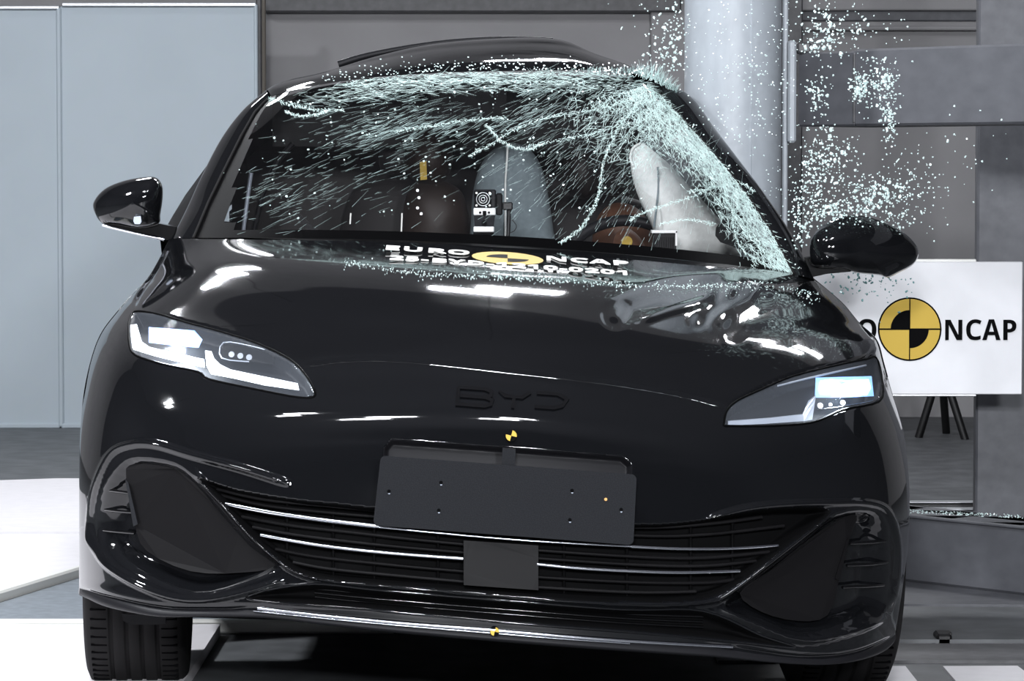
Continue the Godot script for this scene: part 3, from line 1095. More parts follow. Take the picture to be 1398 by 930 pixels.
	for sp in slat_paths:
		obj("grille_slat", tubed(path_px(sp, deep, 5), 0.0042, 6), M.plastic, grille)
	for x in [392.0, 455.0, 511.0, 598.0, 770.0, 856.0, 943.0, 1000.0]:
		var y0 := along([268, 660, 400, 690, 520, 702, 690, 714, 865, 724, 1060, 702], x)
		var y1 := along([300, 690, 390, 770, 430, 786, 520, 796, 690, 810, 860, 820, 950, 816, 1000, 798], x)
		obj("grille_rib", tubed(path_px([x, y0, x, (y0 + y1) / 2, x, y1], on_body(-0.036), 3), 0.003, 5), M.hollow, grille)
	obj("radar_cover", prism(V([633, 738, 735, 745, 735, 806, 633, 799]), on_body(-0.004), 0.03), M.plastic, grille, "flat matt black sensor cover")
	for k in 5:
		var dy := 9.0 * k
		obj("intake_slat", tubed(path_px([430, 804 + dy * 0.6, 520, 812 + dy * 0.7, 690, 826 + dy * 0.7, 850, 838 + dy * 0.7, 960, 842 + dy * 0.8], on_body(-0.03), 5), 0.003, 5), M.gloss, c)
	obj("lip_strip", tubed(path_px([352, 831, 450, 842, 560, 852, 675, 861, 840, 874.5, 1000, 883.5], on_body(0.004), 8), 0.0036, 8), M.chrome, c, "bright chrome strip along the bumper lip")
	obj("lip_strip", tubed(path_px([346, 834.5, 450, 845.5, 560, 855.5, 675, 865, 760, 872, 860, 879], on_body(0.003), 8), 0.0013, 6), M.chrome, c)
	var rim: Array = (OUT.lower_intake as Array).duplicate()
	rim.append_array([rim[0], rim[1]])
	obj("intake_edge", tubed(path_px(rim, on_body(-0.002), 5), 0.0035, 6), M.paint, c)
	# side vents
	for sd in [[[140, 669, 160, 671, 182, 674], [136, 695, 160, 698, 186, 700], [140, 724, 160, 726, 184, 728]], [[1160, 742, 1185, 741, 1210, 739], [1156, 772, 1185, 771, 1212, 768], [1150, 802, 1182, 801, 1206, 799]]]:
		for q in sd:
			obj("vent_slat", tubed(path_px(q, on_body(-0.026), 4), 0.0035, 6), M.gloss, c)
	obj("vent_fin", prism(V([171, 655, 175, 659, 188, 716, 182, 719]), on_body(-0.012), 0.012), M.grain, c)
	obj("vent_fin", prism(V([1160, 735, 1156, 738, 1140, 790, 1146, 793]), on_body(-0.012), 0.012), M.plastic, c)
	obj("vent_blade", prism(spline2(V([178, 634, 240, 640, 268, 662, 298, 694, 342, 741, 378, 772, 330, 782, 260, 780, 200, 752, 184, 716, 174, 664]), 3, true), on_body(-0.018), 0.006, 30.0), M.plastic, c, "dull dark panel filling the side vent")
	obj("vent_blade", prism(spline2(V([1170, 704, 1140, 712, 1092, 746, 1050, 780, 1010, 810, 1040, 836, 1090, 848, 1130, 840, 1146, 790, 1160, 735]), 3, true), on_body(-0.018), 0.006, 30.0), M.plastic, c, "dull dark panel filling the side vent")
	# number plate carrier
	var zp := func(x: float, y: float) -> float: return 0.022 - 0.058 * (x - 690.0) / 640.0 - 0.02 * ((y - 680.0) / 60.0) * 0.3
	var pl := PackedVector2Array()
	var corners := [[526, 630, PI, PI * 1.5], [862, 655, PI * 1.5, TAU], [858, 737, 0.0, PI * 0.5], [517, 711, PI * 0.5, PI]]
	for q in corners:
		for k in 6:
			var w: float = lerpf(q[2], q[3], k / 5.0)
			pl.append(Vector2(q[0] + cos(w) * 7.0, q[1] + sin(w) * 7.0))
	var plate := obj("plate_carrier", prism(pl, zp, 0.008), M.grain, c, "blank matt black number plate carrier")
	for q in [[531, 671], [602, 659], [599, 697], [781, 670], [778, 710], [848, 696]]:
		obj("screw_hole", prism(disc(q[0], q[1], 2.6, 0.0, TAU, 10), func(x: float, y: float) -> float: return zp.call(x, y) + 0.0008, 0.001), M.ink, plate)
		obj("hole_rim", prism(disc(q[0] + 0.3, q[1] + 2.6, 1.5, 0.0, PI, 6), func(x: float, y: float) -> float: return zp.call(x, y) + 0.0016, 0.001), M.led_off, plate)
	obj("brass_pin", prism(disc(827, 682, 2.2, 0.0, TAU, 8), func(x: float, y: float) -> float: return zp.call(x, y) + 0.002, 0.002), mat(Color(0.85, 0.65, 0.4), 0.4, 0.5), plate)
	obj("plate_bracket", prism(V([686, 612, 704, 613, 703, 640, 685, 639]), func(x: float, y: float) -> float: return zp.call(x, y) - 0.008, 0.01), M.grain, c)
	# raised letters of the badge
	var raised := on_body(0.005)
	var letters := [[[626, 528.5, 662, 531, 671, 535, 670, 540, 662, 542.5, 628, 540], [662, 542.5, 672, 546, 670, 552, 662, 554.5, 624, 551.5, 626, 528.5]], [[682, 533, 690, 540.5, 713, 542.5, 724, 535.5], [702, 541.5, 700, 557]], [[733, 536, 762, 538, 774, 545, 768, 554, 756, 557, 730, 555]]]
	for L in letters:
		for st in L:
			obj("badge_letter", prism(stroke(st, 4.6), raised, 0.006, 6.0), M.gloss, c)
	for q in [[698.0, 595.0, 8.0], [675.5, 862.5, 6.5]]:
		var mk := obj("target_mark", prism(disc(q[0], q[1], q[2]), on_body(0.006), 0.002), M.ink, c, "small round yellow and black alignment mark")
		obj("target_quarter", prism(disc(q[0], q[1], q[2] - 0.5, -PI / 2 + 0.25, 0.25, 6), on_body(0.0075), 0.001), M.yellow, mk)
		obj("target_quarter", prism(disc(q[0], q[1], q[2] - 0.5, PI / 2 + 0.25, PI + 0.25, 6), on_body(0.0075), 0.001), M.yellow, mk)
	glasshouse()
	mirrors()
	wheels()
	# lettering on the rear of the bonnet
	var words := [["EURO", 584.0, 344.5, 112.0, 5.6], ["NCAP", 802.0, 359.0, 108.0, 5.6], ["25-BYD-1210-0201", 694.0, 365.0, 322.0, 5.6]]
	for w in words:
		var a := S(w[1] - w[3] * 0.5, w[2] - w[3] * 0.5 * 0.066)
		var e := S(w[1] + w[3] * 0.5, w[2] + w[3] * 0.5 * 0.066)
		var lo := S(w[1], w[2] + w[4] * 0.5)
		var hi := S(w[1], w[2] - w[4] * 0.5)
		text_on("bonnet_lettering", w[0], M.pale, c, (a + e + lo + hi) * 0.25 + Vector3(0, 0.005, 0.002), Vector3(1, -0.066, -0.008), hi - lo, a.distance_to(e), lo.distance_to(hi), 0.002, "Droid Sans", 700)
	var tq := func(r: float, a0: float, a1: float) -> PackedVector2Array:
		var o := PackedVector2Array()
		for k in 25:
			var w := lerpf(a0, a1, k / 24.0)
			var v := Vector2(cos(w) * r, sin(w) * r * 0.17)
			o.append(Vector2(693.0 + v.x, 352.5 + v.y + v.x * 0.066))
		if a1 - a0 < 6.0:
			o.append(Vector2(693, 352.5))
		else:
			o.remove_at(24)
		return o
	obj("bonnet_target", prism(tq.call(49.0, 0.0, TAU), on_body(0.008), 0.001, 5.0), M.yellow, c, "flat yellow round target on the bonnet")
	obj("bonnet_target_quarter", prism(tq.call(29.0, PI, PI * 1.5), on_body(0.0105), 0.001, 5.0), M.ink, c)
	obj("bonnet_target_quarter", prism(tq.call(29.0, 0.0, PI * 0.5), on_body(0.0105), 0.001, 5.0), M.ink, c)

func net_px(rows: Array, per_c: int, per_r: int) -> Array:   # rows of [px, py, z] triples
	var net := []
	for r in rows:
		var row := PackedVector3Array()
		for q in r:
			row.append(P(q[0], q[1], q[2]))
		net.append(row)
	var cs := []
	var rs := []
	for k in rows[0].size() - 1:
		cs.append(per_c)
	for k in rows.size() - 1:
		rs.append(per_r)
	return refine(net, cs, rs)

func smooth_mesh(pts: Array) -> ArrayMesh:
	var d := split(pts, func(_i: int, _j: int, _p: Vector3) -> String: return "all")
	return d.all.mesh()

const PILLAR_L := [[234, 326, 264, 325, -1.5, -1.44], [254, 287, 285, 275, -1.67, -1.63], [276, 239, 306, 232, -1.84, -1.79], [303, 188, 329, 186, -2.03, -1.965], [332, 150, 348, 153, -2.16, -2.10], [364, 123, 367, 133, -2.25, -2.18]]
const PILLAR_R := [[1112, 382, 1084, 374, -1.5, -1.45], [1082, 322, 1057, 322, -1.63, -1.583], [1046, 268, 1022, 268, -1.765, -1.72], [1011, 221, 988, 224, -1.875, -1.834], [975, 174, 950, 181, -1.98, -1.944], [943, 132, 918, 146, -2.06, -2.03], [903, 108, 886, 112, -2.13, -2.12]]

func glasshouse() -> void:
	var c := car_root
	for side in 2:
		var rows := []
		for q in ([PILLAR_L, PILLAR_R][side] as Array):
			var ox: float = q[0]
			var oy: float = q[1]
			var ix: float = q[2]
			var iy: float = q[3]
			var s := 1.0 if side == 0 else -1.0
			var row := [[ox + 9 * s, oy + 2, q[4] - 0.16], [ox + 3 * s, oy + 1, q[4] - 0.06], [ox, oy, q[4]], [lerpf(ox, ix, 0.3), lerpf(oy, iy, 0.3), lerpf(q[4], q[5], 0.3) + 0.028], [lerpf(ox, ix, 0.7), lerpf(oy, iy, 0.7), lerpf(q[4], q[5], 0.7) + 0.022], [ix, iy, q[5] + 0.004]]
			if side == 1:
				row.reverse()
			rows.append(row)
		rows.reverse()
		obj("windscreen_pillar", smooth_mesh(net_px(rows, 5, 10)), M.paint, c)
		var edge := []
		for q in ([PILLAR_L, PILLAR_R][side] as Array):
			edge.append(P(q[2], q[3], q[5] + 0.006))
		obj("pillar_seal", tubed(edge, 0.0035, 6), M.rubber, c)
	# roof
	var roof := [
		[[362, 134, -2.26], [372, 131, -2.19], [420, 119, -2.12], [500, 107, -2.08], [590, 100, -2.06], [690, 97, -2.05], [790, 96, -2.06], [850, 98, -2.08], [880, 105, -2.1], [900, 110, -2.14]],
		[[362, 125, -2.34], [376, 119, -2.28], [424, 108, -2.21], [500, 95, -2.17], [590, 84, -2.15], [690, 79, -2.15], [780, 80, -2.15], [836, 89, -2.16], [872, 97, -2.17], [906, 110, -2.22]],
		[[364, 124, -2.45], [384, 112.5, -2.4], [430, 102, -2.38], [500, 86, -2.36], [590, 69, -2.34], [690, 62, -2.34], [770, 64, -2.34], [822, 79, -2.32], [864, 92, -2.3], [906, 112, -2.3]],
		[[370, 126, -2.7], [400, 110, -2.66], [450, 98, -2.64], [510, 78, -2.62], [590, 60, -2.62], [690, 52, -2.62], [762, 54, -2.6], [806, 72, -2.56], [850, 89, -2.5], [900, 114, -2.42]],
		[[385, 160, -3.4], [410, 125, -3.6], [460, 110, -3.6], [510, 92, -3.6], [580, 74, -3.6], [680, 66, -3.6], [756, 68, -3.5], [800, 86, -3.4], [845, 110, -3.2], [880, 150, -3.0]],
	]
	obj("roof", smooth_mesh(net_px(roof, 10, 10)), M.paint, c, "glossy black roof, buckled over the driver side")
	obj("roof_rail", tubed(path_px([462, 88, 500, 76.5, 560, 64.5, 620, 56, 690, 51.5, 755, 53], at_z(-2.72), 6), 0.011, 10, 0.25), M.satin, c, "dark raised rim along the roof's passenger side")
	# windscreen: a patch between pillars, roof and bonnet
	var top := []
	for q in roof[0]:
		top.append(Vector3(q[0], q[1] + 1.0, q[2] + 0.004))
	top.remove_at(0)
	top.remove_at(8)
	top[0] = Vector3(367, 133, -2.18)
	top[7] = Vector3(886, 112, -2.1)
	var bot := [Vector3(264, 325, -1.44), Vector3(400, 325, -1.3), Vector3(540, 328, -1.22), Vector3(690, 335, -1.18), Vector3(840, 346, -1.2), Vector3(970, 359, -1.28), Vector3(1084, 374, -1.45)]
	var lf := []
	for k in range(5, -1, -1):
		lf.append(Vector3(PILLAR_L[k][2], PILLAR_L[k][3], PILLAR_L[k][5]))
	var rt := []
	for k in range(6, -1, -1):
		rt.append(Vector3(PILLAR_R[k][2], PILLAR_R[k][3], PILLAR_R[k][5]))
	var T := _even(top, 97)
	var B := _even(bot, 97)
	var L := _even(lf, 61)
	var R := _even(rt, 61)
	var pts := []
	for i in 61:
		var v := i / 60.0
		var row := PackedVector3Array()
		for j in 97:
			var u := j / 96.0
			var q: Vector3 = T[j] * (1 - v) + B[j] * v + L[i] * (1 - u) + R[i] * u - (T[0] * (1 - u) * (1 - v) + T[96] * u * (1 - v) + B[0] * (1 - u) * v + B[96] * u * v)
			row.append(P(q.x, q.y, q.z + 0.06 * sin(PI * pow(v, 1.8)) * sin(PI * u)))
		pts.append(row)
	var blank := PackedFloat32Array()
	blank.resize(MAP_W * MAP_H)
	blank.fill(-99.0)
	glass_map = raster(pts, blank)
	var bits := split(pts, func(i: int, j: int, _p: Vector3) -> String:
		if i >= 57 or (i >= 54 and (j < 6 or j > 90)):
			return "frit"
		if j < 2 + int(i / 20.0) or j > 94:
			return "frit"
		return "glass")
	var ws := obj("windscreen", bits.glass.mesh(), M.glass, c, "shattered windscreen, crazed from its upper driver side corner")
	obj("frit_band", bits.frit.mesh(), M.frit, ws)
	obj("sensor_housing", prism(V([588, 127, 640, 124, 692, 122, 690, 160, 640, 165, 590, 168]), on_glass(-0.012), 0.05), M.hollow, c)
	# flanks and tail, which close the cabin
	var secs := [[-1.62, 0.80, 0.90, 0.97], [-2.3, 0.80, 0.91, 0.99], [-3.2, 0.80, 0.92, 1.0], [-4.1, 0.78, 0.90, 1.03], [-4.65, 0.70, 0.80, 1.02]]
	for side in 2:
		var s := -1.0 if side == 0 else 1.0
		var rows := []
		for k in 5:
			var row := PackedVector3Array()
			for q in secs:
				var z: float = q[0]
				var cx := -0.03 - 0.058 * (-z - 0.8)
				var dent := 0.0
				if side == 1:
					dent = 0.40 * exp(-pow((z + 2.16) / 0.32, 2.0))
				var half: float = [q[1], q[1] + 0.03, q[2], q[2], q[2] - 0.06][k]
				var y: float = [q[3], q[3] - 0.06, 0.72, 0.45, 0.24][k]
				row.append(Vector3(cx + s * (half - dent), y, z))
			rows.append(row)
		var fine := []
		if side == 1:
			for row in rows:
				var o := PackedVector3Array()
				for k in 41:
					var z := lerpf(-1.62, -4.65, k / 40.0)
					var m := 0
					while m < 3 and z < row[m + 1].z:
						m += 1
					var f: float = (z - row[m].z) / (row[m + 1].z - row[m].z)
					var p: Vector3 = row[m].lerp(row[m + 1], f)
					p.x -= 0.40 * exp(-pow((z + 2.16) / 0.30, 2.0)) * (1.0 if m > 0 or f > 0.2 else 0.7)
					o.append(p)
				fine.append(o)
			for o in fine:
				for k in 41:
					o[k].x = minf(o[k].x, lerpf(0.9, 0.85, k / 40.0))
		else:
			fine = refine(rows, [6, 6, 6, 6], [5, 5, 5, 5])
		var b := Builder.new()
		b.grid(fine, false, side == 1)
		obj("door_side", b.mesh(), M.paint, c)
	var wl := Builder.new()   # dark side glass on the passenger side, from belt line to roof
	var wrows := [PackedVector3Array(), PackedVector3Array(), PackedVector3Array()]
	var wtop := [[248, 306, -1.66], [278, 246, -1.88], [306, 194, -2.08], [337, 154, -2.24], [366, 128, -2.42], [376, 128, -2.8], [392, 163, -3.4], [412, 220, -4.1]]
	for k in 8:
		var a := P(wtop[k][0], wtop[k][1], wtop[k][2])
		var e := Vector3(-0.83 - 0.058 * (-a.z - 0.8), 0.97, a.z)
		wrows[0].append(a)
		wrows[1].append((a + e) * 0.5 + Vector3(-0.03, 0.01, 0))
		wrows[2].append(e)
	wl.grid(wrows, false)
	obj("side_window", wl.mesh(), M.plastic, c)
	obj("tail", boxed(Vector3(-0.25, 0.68, -4.6), Vector3(1.4, 0.8, 0.1), Basis(), 0.03), M.paint, c)
	obj("rear_window", boxed(Vector3(-0.24, 1.22, -4.1), Vector3(0.8, 1.05, 0.02), Basis(Vector3.RIGHT, 1.2), 0.004), M.frit, c)
	obj("underbody", boxed(Vector3(-0.08, 0.24, -2.4), Vector3(1.3, 0.03, 4.2), Basis(Vector3.BACK, -0.03), 0.01), M.hollow, c)
	obj("engine_bulkhead", boxed(Vector3(-0.06, 0.6, -1.42), Vector3(1.4, 0.66, 0.04), Basis(), 0.01), M.hollow, c)

func _even(list: Array, n: int) -> Array:   # n points along a smooth line, evenly by distance in x and y
	var fine := []
	var m := list.size()
	for i in m - 1:
		for k in 24:
			fine.append((list[i] as Vector3).cubic_interpolate(list[i + 1], list[maxi(i - 1, 0)], list[mini(i + 2, m - 1)], k / 24.0))
	fine.append(list[m - 1])
	var d := [0.0]
	for i in range(1, fine.size()):
		d.append(d[i - 1] + Vector2(fine[i].x - fine[i - 1].x, fine[i].y - fine[i - 1].y).length())
	var o := []
	var j := 0
	for k in n:
		var w: float = d[d.size() - 1] * k / (n - 1)
		while j < fine.size() - 2 and d[j + 1] < w:
			j += 1
		o.append(fine[j].lerp(fine[j + 1], clampf((w - d[j]) / maxf(1e-6, d[j + 1] - d[j]), 0, 1)))
	return o

func mirrors() -> void:
	var c := car_root
	var ml := obj("door_mirror", inflate([127, 284, 131, 270, 146, 256, 172, 246, 200, 241.5, 214, 243, 221.5, 254, 222, 272, 219, 292, 216, 306, 190, 312, 160, 308, 138, 304], func(x: float, _y: float) -> float: return -1.60 + 0.0006 * (x - 170.0), 0.10, 0.10, 5, 0.42), M.paint, c, "black passenger side mirror")
	obj("mirror_base", prism(V([140, 303, 180, 309, 216, 305, 240, 310, 238, 325, 228, 328, 190, 319, 150, 311]), at_z(-1.58), 0.06), M.gloss, ml)
	obj("mirror_trim", tubed(path_px([140, 307, 152, 310.5, 190, 319.5, 224, 327], at_z(-1.575), 4), 0.004, 8), M.chrome, ml, "bright strip under the mirror")
	obj("camera_lens", prism(V([183, 296, 192, 295, 193, 303, 191, 306, 184, 306, 182, 302]), at_z(-1.495), 0.02), M.led_off, ml)
	var mr := obj("door_mirror", inflate([1105, 345, 1108, 325, 1122, 308, 1146, 296, 1170, 293.5, 1200, 300, 1232, 316, 1250, 333, 1254, 348, 1246, 362, 1228, 372, 1212, 379, 1200, 376, 1170, 373, 1152, 368, 1130, 366, 1110, 362], func(x: float, _y: float) -> float: return -1.62 - 0.0008 * (x - 1180.0), 0.10, 0.10, 5, 0.42), M.paint, c, "black driver side mirror pushed forward")
	obj("mirror_base", prism(V([1098, 352, 1112, 350, 1150, 362, 1162, 371, 1130, 374, 1106, 379, 1096, 372]), at_z(-1.58), 0.06), M.gloss, mr)

func wheels() -> void:
	for k in 2:
		var mid: float = [179.0, 1151.0][k]
		var x := P(mid, 880, -0.75).x
		var at := Vector3(x, WHEEL_Y + (0.0 if k == 0 else -0.006), WHEEL_Z)
		var axis := Basis(Vector3.UP, 0.058) * Basis(Vector3.BACK, -0.012)
		var b := Builder.new()
		var w := 0.1165
		var R := 0.336
		var prof := [[-w + 0.012, 0.22], [-w, 0.27], [-w + 0.002, 0.305], [-w + 0.012, R - 0.008], [-w + 0.03, R - 0.001]]
		for g in [-0.052, -0.017, 0.017, 0.052]:
			prof += [[g - 0.0055, R], [g - 0.0045, R - 0.008], [g + 0.0045, R - 0.008], [g + 0.0055, R]]
		prof += [[w - 0.03, R - 0.001], [w - 0.012, R - 0.008], [w - 0.002, 0.305], [w, 0.27], [w - 0.012, 0.22]]
		lathe_x(b, at, axis, prof, 96)
		var t := obj("wheel_tyre", b.mesh(), M.rubber, car_root)
		var cuts := Builder.new()
		for side in [-1.0, 1.0]:
			for j in 84:
				var a := TAU * j / 84.0
				var e := axis * Basis(Vector3.RIGHT, a)
				box(cuts, at + e * Vector3(side * 0.079, 0, R - 0.0012), Vector3(0.036, 0.0028, 0.006), e, 0.0004)
		obj("tread_sipes", cuts.mesh(), M.ink, t).set_meta("kind", "stuff")
		var rim := Builder.new()
		lathe_x(rim, at, axis, [[-0.09, 0.0], [-0.09, 0.05], [-0.06, 0.2], [-0.10, 0.225], [0.10, 0.225], [0.06, 0.2], [0.06, 0.0]], 48)
		obj("rim", rim.mesh(), M.alu, t)
	obj("mud_flap", prism(V([166, 838, 226, 842, 226, 852, 214, 853, 180, 853, 168, 848]), at_z(-0.585), 0.01), M.satin, car_root)

# ------------------------------------------------------------------ cabin
func cabin() -> void:
	var c := car_root
	obj("dashboard", prism(V([262, 318, 470, 318, 640, 322, 760, 331, 900, 344, 1070, 362, 1080, 420, 690, 400, 262, 360]), at_z(-1.95), 0.12), M.plastic, c)
	var deck := Builder.new()
	deck.quad(P(262, 322, -1.5), P(690, 338, -1.25), P(760, 331, -1.95), P(262, 318, -1.95))
	deck.quad(P(690, 338, -1.25), P(1080, 372, -1.5), P(1040, 358, -1.95), P(760, 331, -1.95))
	obj("dash_deck", deck.mesh(), M.plastic, c)
	obj("headliner", prism(V([372, 137, 420, 122, 500, 107, 690, 103, 850, 105, 893, 119, 934, 165, 905, 205, 870, 205, 800, 205, 690, 202, 500, 200, 372, 200]), at_z(-2.72), 0.04), M.plastic, c)
	obj("steering_wheel", _ring(P(856, 392, -2.02), 0.186, 0.0155, Basis(Vector3.BACK, -0.07) * Basis(Vector3.RIGHT, 1.20)), M.satin, c)
	obj("wheel_hub", inflate([818, 380, 856, 364, 896, 384, 900, 430, 812, 430], at_z(-2.06), 0.05, 0.03), M.plastic, c)
	# seats
	for k in 2:
		var dx := 0.0 if k == 0 else 262.0
		var dy := 0.0 if k == 0 else 22.0
		obj("seat_back", inflate([470 + dx, 420 + dy, 462 + dx, 330 + dy, 480 + dx, 262 + dy, 520 + dx, 244 + dy, 590 + dx, 246 + dy, 630 + dx, 268 + dy, 644 + dx, 334 + dy, 640 + dx, 422 + dy], at_z(-2.85), 0.08, 0.08), M.seat, c)
		obj("head_restraint", inflate([524 + dx, 236 + dy, 520 + dx, 200 + dy, 540 + dx, 184 + dy, 576 + dx, 186 + dy, 590 + dx, 204 + dy, 586 + dx, 240 + dy], at_z(-2.88), 0.06, 0.05), M.seat, c)
	obj("rear_seat", boxed(Vector3(-0.2, 0.95, -3.5), Vector3(1.3, 0.7, 0.2), Basis(), 0.05), M.seat, c)
	obj("centre_airbag", inflate([646, 345, 643, 300, 646, 262, 655, 228, 672, 205, 697, 195, 722, 203, 740, 230, 750, 275, 756, 318, 760, 350, 700, 352], at_z(-2.45), 0.10, 0.12, 5, 0.4), M.cloth_grey, c, "pale grey airbag dome between the front seats")
	obj("airbag_seam", tubed(path_px([693, 198, 692, 220, 690, 250, 690, 300, 690, 340], at_z(-2.345), 3), 0.003, 5), M.cloth, c)
	obj("side_airbag", inflate([862, 205, 874, 196, 890, 198, 912, 220, 945, 255, 985, 300, 1004, 330, 1010, 348, 960, 352, 905, 350, 890, 310, 872, 270, 862, 235], func(x: float, _y: float) -> float: return -2.02 + 0.0006 * (x - 900.0), 0.07, 0.06, 5, 0.4), M.cloth, c, "white curtain airbag hanging in the driver side window")
	obj("airbag_seam", tubed(path_px([898, 228, 899, 255, 896, 285, 893, 310], at_z(-1.955), 4), 0.003, 5), M.cloth_grey, c)
	obj("side_airbag", inflate([922, 196, 948, 196, 968, 222, 977, 243, 968, 244, 946, 226, 930, 212], at_z(-1.93), 0.01, 0.01), M.cloth_grey, c, "scrap of airbag behind the cracked glass")
	obj("pillar_lining", prism(V([868, 186, 886, 178, 930, 204, 990, 262, 1024, 310, 1058, 356, 1020, 345, 1001, 337, 984, 331, 977, 322, 978, 311, 985, 302, 945, 258, 912, 222, 884, 199]), on_glass(-0.045), 0.02), M.plastic, c)
	obj("air_bag_tether", tubed(path_px([875, 196, 865, 202, 861, 214, 864, 226], at_z(-1.9), 4), 0.004, 6), M.cloth, c)
	# passenger side door frame seen through the glass
	obj("window_frame", tubed(path_px([400, 196, 380, 220, 360, 262, 345, 322], at_z(-2.6), 4), 0.008, 6), M.satin, c)
	obj("window_frame", tubed(path_px([343, 236, 338, 270, 332, 318], at_z(-2.2), 4), 0.006, 6), M.led_off, c)
	obj("seat_belt", prism(V([394, 286, 404, 288, 440, 320, 428, 322]), at_z(-2.5), 0.004), M.satin, c)
	for q in [[479, 300, 306], [549, 300, 317]]:
		obj("sensor_stalk", tubed([P(q[0], q[1] - 9, -1.9), P(q[0] - 1, q[2], -1.9)], 0.0022, 6), M.pale, c)
	# the two dummies
	var d1 := thing("crash_test_dummy", "brown crash test dummy in the passenger seat with a strip of yellow tape", "dummy", P(590, 420, -2.55))
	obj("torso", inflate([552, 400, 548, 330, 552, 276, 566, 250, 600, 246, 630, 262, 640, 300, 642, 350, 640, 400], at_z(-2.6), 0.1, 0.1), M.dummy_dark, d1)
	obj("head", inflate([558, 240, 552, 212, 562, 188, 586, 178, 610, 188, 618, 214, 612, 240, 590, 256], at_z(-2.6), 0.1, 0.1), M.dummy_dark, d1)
	obj("tape_strip", prism(V([573, 221, 582, 220, 583, 245, 574, 246]), at_z(-2.49), 0.004), M.yellow, d1)
	for q in [[570, 260], [572, 270], [570, 284], [575, 292]]:
		obj("screw", prism(disc(q[0], q[1], 2.0, 0, TAU, 8), at_z(-2.49), 0.004), M.alu, d1)
	obj("hand", inflate([533, 326, 536, 320, 548, 318, 560, 320, 566, 326, 550, 329], at_z(-2.0), 0.02, 0.02), M.dummy, d1)
	var d2 := thing("crash_test_dummy", "brown crash test dummy leaning behind the steering wheel", "dummy", P(840, 420, -2.5))
	obj("torso", inflate([806, 400, 808, 330, 816, 296, 836, 278, 862, 280, 884, 300, 894, 340, 898, 400], at_z(-2.5), 0.1, 0.1), M.dummy, d2)
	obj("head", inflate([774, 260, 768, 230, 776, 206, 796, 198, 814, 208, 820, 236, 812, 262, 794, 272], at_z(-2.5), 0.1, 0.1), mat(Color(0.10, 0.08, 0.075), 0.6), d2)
	obj("knee", inflate([842, 345, 838, 326, 848, 314, 862, 314, 876, 328, 880, 346], at_z(-2.2), 0.05, 0.05), M.dummy, d2)
	obj("joint_cap", prism(disc(856, 330, 7.5, 0, TAU, 14), at_z(-2.143), 0.006), M.yellow, d2)
	# cameras on the dashboard
	var zc := -1.72
	var hc := thing("dash_camera", "boxy high speed camera with round fan grille standing on the dashboard", "camera", P(660, 326, zc))
	obj("camera_body", slab_px(647, 259, 677, 284, zc - 0.01, 0.10, 0.003), M.satin, hc)
	obj("camera_side", slab_px(677, 264, 686, 294, zc - 0.02, 0.09, 0.003), M.plastic, hc)
	obj("fan_recess", prism(V([648.5, 261, 671, 261, 671, 283, 648.5, 283]), at_z(zc - 0.004), 0.008), M.ink, hc)
	for r in [9.0, 5.5, 2.5]:
		var ring := []
		for k in 25:
			ring.append(P(659.5 + cos(TAU * k / 24.0) * r, 272 + sin(TAU * k / 24.0) * r, zc + 0.006))
		obj("fan_guard", tubed(ring, 0.0012, 5), M.alu, hc)
	for q in [[650.5, 263.5], [668.5, 263.5], [650.5, 280.5], [668.5, 280.5]]:
		obj("corner_screw", prism(disc(q[0], q[1], 1.6, 0, TAU, 8), at_z(zc + 0.006), 0.004), M.pale, hc)
	for k in 4:
		var w := TAU * k / 4.0 + 0.4
		obj("fan_blade", prism(V([659.5 + cos(w) * 2, 272 + sin(w) * 2, 659.5 + cos(w) * 8, 272 + sin(w) * 8, 659.5 + cos(w + 0.6) * 8, 272 + sin(w + 0.6) * 8]), at_z(zc + 0.003), 0.003), M.satin, hc)
	obj("white_band", slab_px(646.5, 284, 676.5, 294, zc, 0.08, 0.002), M.white, hc)
	for x in [655.5, 667.5]:
		obj("bolt_hole", prism(disc(x, 290.3, 1.7, 0, TAU, 8), at_z(zc + 0.0015), 0.002), M.ink, hc)
	obj("band_notch", slab_px(659, 288, 664, 294, zc + 0.002, 0.004, 0.0005), M.ink, hc)
	obj("clamp_body", prism(V([647, 294.5, 676, 294.5, 674, 309, 648, 309]), at_z(zc - 0.004), 0.07), M.grain, hc)
	obj("clamp_knob", prism(disc(661, 304.5, 3.6, 0, TAU, 10), at_z(zc + 0.002), 0.006), M.ink, hc)
	obj("white_foot", slab_px(646.5, 309.5, 674.5, 317, zc, 0.07, 0.002), M.white, hc)
	obj("foot_plate", slab_px(646, 317, 674, 321, zc - 0.005, 0.07, 0.002), M.ink, hc)
	for x in [649.0, 671.0]:
		obj("foot_stud", tubed([P(x, 320, zc - 0.01), P(x, 327, zc - 0.01)], 0.0014, 6), M.alu, hc)
	var lp := thing("lamp_stand", "small black lamp on a stalk beside the dashboard camera", "lamp stand", P(694, 328, zc))
	obj("stand_head", slab_px(686, 276, 700, 287, zc, 0.03, 0.003), M.black, lp)
	obj("stand_stem", tubed([P(695, 287, zc - 0.01), P(694, 318, zc - 0.01), P(693, 327, zc - 0.01)], 0.0055, 8, 0.8), M.black, lp)
	obj("stand_cable", tubed(path_px([699, 300, 705, 308, 702, 315, 696, 318], at_z(zc - 0.01), 4), 0.0012, 5), M.black, lp)
	var db := thing("data_recorder", "dark ribbed box with a bright top edge on the dashboard by the steering wheel", "recorder", P(908, 345, -1.72))
	obj("recorder_body", slab_px(892, 318, 923, 344, -1.73, 0.06, 0.002), M.satin, db)
	for k in 9:
		obj("cooling_fin", slab_px(893.5 + 3.1 * k, 324, 894.9 + 3.1 * k, 342, -1.725, 0.006, 0.0004), M.plastic, db)
